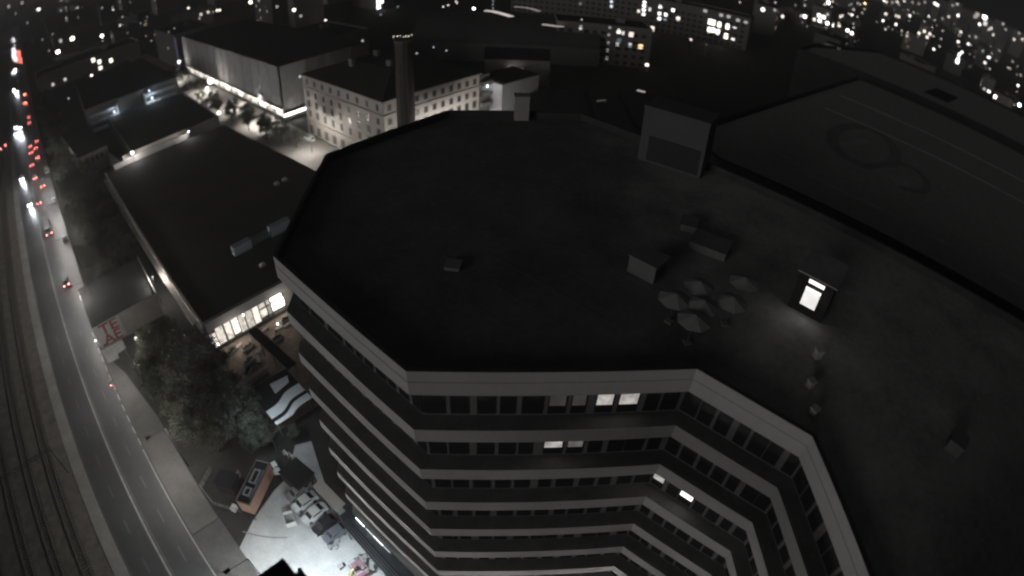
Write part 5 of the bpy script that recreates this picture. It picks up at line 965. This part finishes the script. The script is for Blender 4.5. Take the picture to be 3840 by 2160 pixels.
 ((1999.2,16.5,0.0,24.0,16.6,30.9), '', [(0,-1,1.3,16.9,7,5,0.35,'a'),(1,-1,9.6,8.0,1.4,1.6,0.3,'w'),(1,-1,0.0,4.9,1.4,1.6,0.8,'w'),(0,-1,-3.2,8.0,1.4,1.6,0.3,'a'),(1,-1,-3.2,11.1,1.4,1.6,0.2,'a')]),
 ((1997.3,-52.4,0.0,31.8,20.5,26.7), '', [(1,1,-9.6,8.0,1.4,1.6,0.8,'w')]),
 ((2161.7,-194.0,0.25,30.5,18.9,18.9), '', []),
 ((2080.6,-251.4,0.0,40.4,22.7,23.0), '', []),
 ((-23.2,1899.9,0.012,24.0,20.0,35.7), 'tower', [(1,-1,-0.0,31.0,7.4,7.4,0.3,'w')]),
 ((18.5,1899.9,-0.01,24.0,20.0,33.3), 'tower', [(1,-1,0.0,28.5,7.4,7.4,0.3,'w')]),
 ((1895.3,133.3,-1.501,39.7,20.0,38.9), 'tower', [(1,-1,-12.8,28.7,5.8,5.8,1.0,'a'),(1,-1,12.8,34.1,5.8,5.8,0.35,'a')]),
 ((1897.8,91.7,-1.522,31.9,20.0,52.7), 'tower', [(1,-1,-8.9,36.7,5.8,5.8,0.35,'a'),(1,-1,8.8,47.8,5.8,5.8,0.35,'a')]),
 ((1899.4,47.2,-1.546,24.0,20.0,60.5), 'tower', [(1,-1,-4.3,55.6,6.9,6.9,2.5,'w'),(1,-1,4.3,53.8,6.9,6.9,2.5,'w')]),
 ((1900.0,-12.0,-1.577,41.1,20.0,83.8), 'tower', [(1,-1,-11.7,32.6,5.8,5.8,1.0,'a'),(1,-1,-8.3,70.1,5.8,5.8,0.35,'a'),(1,-1,4.7,78.8,5.8,5.8,0.35,'a'),(1,-1,15.3,46.9,6.9,6.9,2.5,'w')]),
 ((1897.7,-92.9,-1.62,42.2,20.0,77.8), 'tower', [(1,-1,-12.5,64.0,11.6,10.5,0.3,'a'),(1,-1,-8.2,71.9,11.6,10.5,0.3,'a'),(1,-1,5.0,46.4,6.9,6.9,2.5,'w'),(1,-1,15.6,72.8,13.7,10.5,3.5,'w')]),
 ((1895.7,-127.2,-1.638,36.4,20.0,61.6), 'tower', [(1,-1,-12.9,56.7,11.6,13.7,0.7,'w'),(1,-1,3.5,43.7,5.8,5.8,1.0,'a'),(1,-1,9.4,49.8,5.8,5.8,1.0,'a')]),
 ((1893.5,-157.5,-1.654,33.6,20.0,81.0), 'tower', [(1,-1,-9.7,33.5,5.8,5.8,1.0,'a'),(1,-1,9.8,76.0,5.8,5.8,0.35,'a')]),
 ((1891.5,-179.6,-1.665,24.0,20.0,69.0), 'tower', [(1,-1,0.0,64.0,5.8,5.8,0.35,'a')]),
 ((1886.7,-224.2,-1.689,38.8,20.0,74.9), 'tower', [(1,-1,-11.3,46.4,5.8,5.8,1.0,'a'),(1,-1,-2.0,69.9,5.8,5.8,0.35,'a'),(1,-1,13.3,57.1,5.8,5.8,1.0,'a')]),
]
CITY_LAMPS = [
 (35.3,361.7,0.0,1.6,'a',1.37),
 (15.9,322.3,0.0,0.5,'w',0.92),
 (92.2,357.6,20.0,0.35,'w',0.87),
 (91.6,447.9,0.0,0.35,'w',1.07),
 (96.8,438.8,0.0,0.35,'w',1.06),
 (88.3,414.6,0.0,0.35,'w',1.0),
 (86.0,348.8,20.0,0.35,'w',0.84),
 (69.1,535.1,0.0,4.0,'a',2.53),
 (64.8,503.6,0.0,0.25,'w',1.55),
 (20.9,703.9,0.0,0.25,'w',2.14),
 (33.9,700.4,10.0,0.25,'w',2.13),
 (20.8,572.2,0.0,0.25,'w',1.74),
 (-6.0,1745.4,0.0,0.3,'w',5.69),
 (11.4,1955.3,0.0,0.3,'w',6.37),
 (13.0,1118.9,0.0,0.3,'w',3.65),
 (157.1,545.0,0.0,1.5,'a',1.73),
 (162.7,469.6,0.0,1.5,'a',1.52),
 (161.3,472.8,0.0,1.5,'a',1.52),
 (128.4,338.0,0.0,1.5,'a',1.11),
 (131.2,337.6,0.0,1.5,'a',1.11),
 (134.7,335.7,0.0,1.5,'a',1.11),
 (157.6,472.4,0.0,0.4,'a',1.4),
 (99.3,585.4,14.0,0.4,'a',1.67),
 (174.4,309.1,0.0,2.0,'a',1.26),
 (170.2,233.0,0.0,1.3,'a',0.62),
 (172.1,232.4,0.0,1.3,'a',0.62),
 (174.7,228.9,0.0,1.3,'a',0.62),
 (175.6,227.7,0.0,1.3,'a',0.62),
 (178.7,229.0,0.0,1.3,'a',0.62),
 (178.6,225.8,0.0,1.3,'a',0.62),
 (173.5,231.9,0.0,0.7,'a',0.62),
 (173.2,228.7,0.0,0.7,'a',0.62),
 (192.7,239.1,0.0,0.9,'a',0.88),
 (179.4,212.8,0.0,0.9,'a',0.8),
 (191.4,216.7,0.0,0.9,'a',0.83),
 (178.9,197.4,0.0,0.9,'a',0.76),
 (168.1,199.3,0.0,0.6,'b',0.75),
 (178.1,201.6,0.0,0.6,'b',0.77),
 (167.8,190.0,0.0,0.6,'b',0.73),
 (155.7,196.2,0.0,0.6,'b',0.72),
 (189.6,224.9,0.0,0.2,'a',0.84),
 (252.3,284.2,0.0,1.2,'w',1.08),
 (262.5,286.8,0.0,1.2,'w',1.1),
 (245.8,281.6,0.0,1.2,'w',1.06),
 (266.9,292.7,0.0,1.2,'w',1.12),
 (253.4,261.1,0.0,3.0,'w',1.55),
 (244.1,253.1,0.0,1.0,'b',1.0),
 (204.3,292.5,0.0,0.35,'b',1.01),
 (228.0,306.5,0.0,0.35,'b',1.08),
 (285.4,275.6,0.0,0.35,'b',1.12),
 (275.0,265.6,0.0,0.35,'b',1.08),
 (263.9,254.7,0.0,0.35,'b',1.04),
 (228.5,161.0,20.0,0.5,'w',0.86),
 (304.3,136.5,0.0,0.9,'p',1.66),
 (304.0,126.3,0.0,0.2,'w',0.7),
 (840.6,133.8,0.0,2.5,'w',2.58),
 (943.4,99.0,0.0,2.5,'w',2.87),
 (969.6,79.4,0.0,2.5,'w',2.95),
 (1455.9,91.5,0.0,2.5,'w',4.41),
 (1892.8,59.1,0.0,2.5,'w',5.73),
 (782.6,8.2,0.0,2.5,'w',2.37),
 (1170.2,-29.9,0.0,2.5,'w',3.54),
 (1237.3,-52.7,0.0,2.5,'w',3.75),
 (802.0,-113.7,0.0,2.5,'w',2.46),
 (1827.9,202.2,0.0,2.5,'w',5.56),
 (677.7,-22.3,20.0,2.5,'w',2.06),
 (715.3,-23.6,20.0,2.5,'w',2.17),
 (938.7,-34.1,0.0,2.5,'w',2.85),
 (1185.2,176.0,0.0,1.0,'a',3.07),
 (1079.9,151.0,0.0,1.0,'a',2.79),
 (955.7,136.0,0.0,1.0,'a',2.47),
 (844.6,125.7,0.0,1.0,'a',2.19),
 (845.0,138.7,0.0,1.0,'a',2.2),
 (597.9,106.7,14.0,1.0,'a',1.56),
 (598.8,90.8,14.0,1.0,'a',1.56),
 (1523.4,128.8,22.9,1.0,'a',3.91),
 (1803.2,123.0,0.0,1.0,'a',4.63),
 (1759.6,101.7,0.0,1.0,'a',4.51),
 (882.0,62.0,0.0,1.0,'a',2.27),
 (724.7,43.2,20.0,1.0,'a',1.86),
 (1041.2,17.3,0.0,1.0,'a',2.67),
 (1355.8,5.4,0.0,1.0,'a',3.47),
 (1052.7,3.2,0.0,1.0,'a',2.7),
 (874.1,2.1,0.0,1.0,'a',2.24),
 (1657.9,-67.7,0.0,1.0,'a',4.25),
 (1251.5,-59.1,0.0,1.0,'a',3.21),
 (1067.7,-124.4,0.0,1.0,'a',2.75),
 (1060.8,-127.4,0.0,1.0,'a',2.74),
 (1328.3,-160.7,0.0,1.0,'a',3.43),
 (1023.7,-143.9,0.0,1.0,'a',2.65),
 (1457.2,53.8,0.0,1.0,'a',3.73),
 (1791.1,36.8,0.0,1.0,'a',4.59),
 (859.2,-76.0,0.0,1.0,'a',2.21),
 (2216.6,151.6,0.0,0.35,'a',5.69),
 (1497.7,101.7,0.0,0.35,'a',3.84),
 (1229.5,76.5,0.0,0.35,'a',3.16),
 (876.2,100.4,0.0,0.35,'a',2.26),
 (861.3,80.5,0.0,0.35,'a',2.22),
 (845.2,72.8,0.0,0.35,'a',2.18),
 (1509.8,23.3,0.0,0.35,'a',3.87),
 (1951.2,-113.8,0.0,0.35,'a',5.0),
 (1054.0,-30.2,0.0,0.35,'a',2.7),
 (1234.4,-161.2,0.0,0.35,'a',3.19),
 (1601.9,-126.5,0.0,0.35,'a',4.11),
 (998.8,-133.9,0.0,0.35,'a',2.58),
 (717.6,-102.6,0.0,0.35,'a',1.86),
 (812.6,55.9,0.0,0.35,'a',2.09),
 (726.6,30.0,20.0,0.35,'a',1.87),
 (833.6,20.8,0.0,0.35,'a',2.14),
 (978.0,-48.3,0.0,0.35,'a',2.51),
 (1793.8,90.6,0.0,0.35,'a',4.6),
 (1276.9,180.1,0.0,2.0,'o',4.8),
 (800.8,78.2,0.0,1.0,'a',2.63),
 (592.1,-91.4,0.0,5.0,'b',2.8),
 (665.0,197.4,0.0,0.8,'a',2.11),
 (562.0,203.8,0.0,0.8,'a',1.82),
 (570.7,113.3,0.0,0.3,'w',1.63),
 (707.3,183.8,0.0,0.3,'w',2.05),
 (495.9,-77.4,0.0,6.0,'w',2.35),
]
for i, (D, kind_, ws) in enumerate(CITY):
    x, y, rot, w, d, h = D; az = math.degrees(math.atan2(x, y)); r = math.hypot(x, y); lit = len([q for q in ws if q[6] >= .5])
    if kind_ == 'long': nm, lab = 'long_house', 'long low grey house with four warm lamps at its right end'
    elif kind_ == 'end': nm, lab = 'end_house', 'tall grey house closing the row past the netted house'
    elif kind_ == 'apt': nm, lab = 'apartment_block', 'dark apartment block with scattered warm lit windows and pale floor lines'
    elif kind_ == 'office': nm, lab = 'office_slab', 'long office slab with a double row of brilliant lit windows'
    elif kind_ == 'gable': nm, lab = 'gable_house', 'house with a bare grey gable wall behind the dark office roof'
    elif kind_ == 'tower': nm, lab = 'tower_block', 'far tower block on the skyline with %s' % ('one lit window' if lit <= 1 else '%s lit windows' % 'zero one two three four five six seven eight nine ten'.split()[min(lit, 10)])
    else:
        nm = 'city_block'
        place = 'at the top left' if az < 12 else ('above the netted house' if az < 24 else ('in the top middle' if az < 42 else ('above the vaulted hall' if az < 54 else ('behind the apartment block' if az < 66 else ('at the top right' if az < 80 else 'at the right edge')))))
        lab = '%s %s city block %s, %s' % ('near' if r < 420 else ('mid-distance' if r < 800 else 'far'), 'dark' if i % 3 == 1 else 'grey', place, 'unlit' if lit == 0 else ('one lit window' if lit == 1 else '%s lit windows' % 'zero one two three four five six seven eight nine ten'.split()[min(lit, 10)]))
    t = thing(nm, lab, 'building', (x, y, 0), rot, 'city blocks behind')
    blocks.append((az, t))
    wmx = mat('long_house_wall', (.5, .47, .44), .9, .15, .2) if kind_ == 'long' else citywall[i % 3] if kind_ not in ('gable',) else mat('gable_wall', (.5, .48, .46), .85, .15, .4)
    MB().box((0, 0, h / 2), (w, d, h), mt=1).build('wall', [wmx, roofd], t)
    if kind_ == 'gable':
        g_ = MB(); 
        for s in (-1, 1): g_.poly([(-w / 2 - .2, s * (d / 2 + .3), h), (w / 2 + .2, s * (d / 2 + .3), h), (w / 2 + .2, 0, h + 3), (-w / 2 - .2, 0, h + 3)])
        for s in (-1, 1): g_.poly([(s * w / 2, -d / 2, h), (s * w / 2, d / 2, h), (s * w / 2, 0, h + 3)])
        g_.build('roof', roofd, t)
    else:
        MB().ring([(-w / 2 - .1, -d / 2 - .1), (w / 2 + .1, -d / 2 - .1), (w / 2 + .1, d / 2 + .1), (-w / 2 - .1, d / 2 + .1)], [(-w / 2 + .4, -d / 2 + .4), (w / 2 - .4, -d / 2 + .4), (w / 2 - .4, d / 2 - .4), (-w / 2 + .4, d / 2 - .4)], h - .1, h + .7).build('parapet', wmx, t)
        if r < 900: MB().box((w * .2, d * .1, h + 1.2), (4, 3, 2.4)).build('lift_house', wmx, t)
    if kind_ in ('apt', 'office'):
        for z in [3.6 + 3.7 * k for k in range(5)]: MB().box((0, -d / 2 - .12, z), (w, .24, .5)).build('floor_line', pale, t)
        for z in [1.6 + 3.7 * k for k in range(5)]:
            for k in range(int(w / 4)):
                xx = -w / 2 + 2 + k * 4
                if all(abs(q[2] - xx) > 2.2 or abs(q[3] - z) > 2.0 for q in ws): bx('window', glassd, (xx, -d / 2 - .02, z), (2.2, .08, 1.7), t)
    for (ax, sg, al, z, ww, wh_, e, c) in ws:
        if ax == 0: p, dm = (sg * (w / 2 + .03), al, z), (.1, ww, wh_)
        else: p, dm = (al, sg * (d / 2 + .03), z), (ww, .1, wh_)
        k_ = 1.0 if r < 260 else (1.7 if r < 500 else 2.6)
        bx('window', glow(CW[c], round(e * k_, 2)), p, dm, t)['label'] = 'lit window'
lm_pole = MB().tube((0, 0, 0), (0, 0, 8.2), .12, .07, 6).mesh('pole', frame)
lm_glob = {}
for i, (x, y, z, e, c, s) in enumerate(CITY_LAMPS):
    az = math.degrees(math.atan2(x, y)); r = math.hypot(x, y); s = max(min(s, 6.5), .6)
    place = 'the crossroads' if az < 14 else ('blocks above the netted house' if az < 40 else ('the top middle blocks' if az < 60 else ('the top right city' if az < 85 else 'the right edge blocks')))
    lab = '%s %s lamp among %s, %s' % ('bright' if e > 1.4 else ('soft' if e > .6 else 'faint'), {'w': 'white', 'a': 'warm', 'o': 'orange', 'b': 'bluish', 'p': 'pinkish'}[c], place, 'on a roof' if z else ('in the distance' if r > 700 else 'nearer in'))
    t = thing('city_lamp', lab, 'lamp', (x, y, z), 0, 'lamps of the city behind')
    citylamps.append((az, t))
    if not z: put('pole', lm_pole, t)
    else: bx('bracket', frame, (0, 0, .25), (.3, .3, .5), t)
    key = (c, e)
    if key not in lm_glob:
        m = MB()
        for a, b in ((-1, -.6), (-.6, 0), (0, .6), (.6, 1)): m.tube((0, 0, a), (0, 0, b), max(math.sqrt(1 - a * a), .05), max(math.sqrt(1 - b * b), .05), 10)
        lm_glob[key] = m.mesh('globe', glow(CW[c], e * 2.2))
    k = s * (.58 if e >= 1.4 else .4)
    put('globe', lm_glob[key], t, (0, 0, (8.2 if not z else .5) + k * .5), 0, (k, k, k))

number_labels(blocks); number_labels(citylamps)
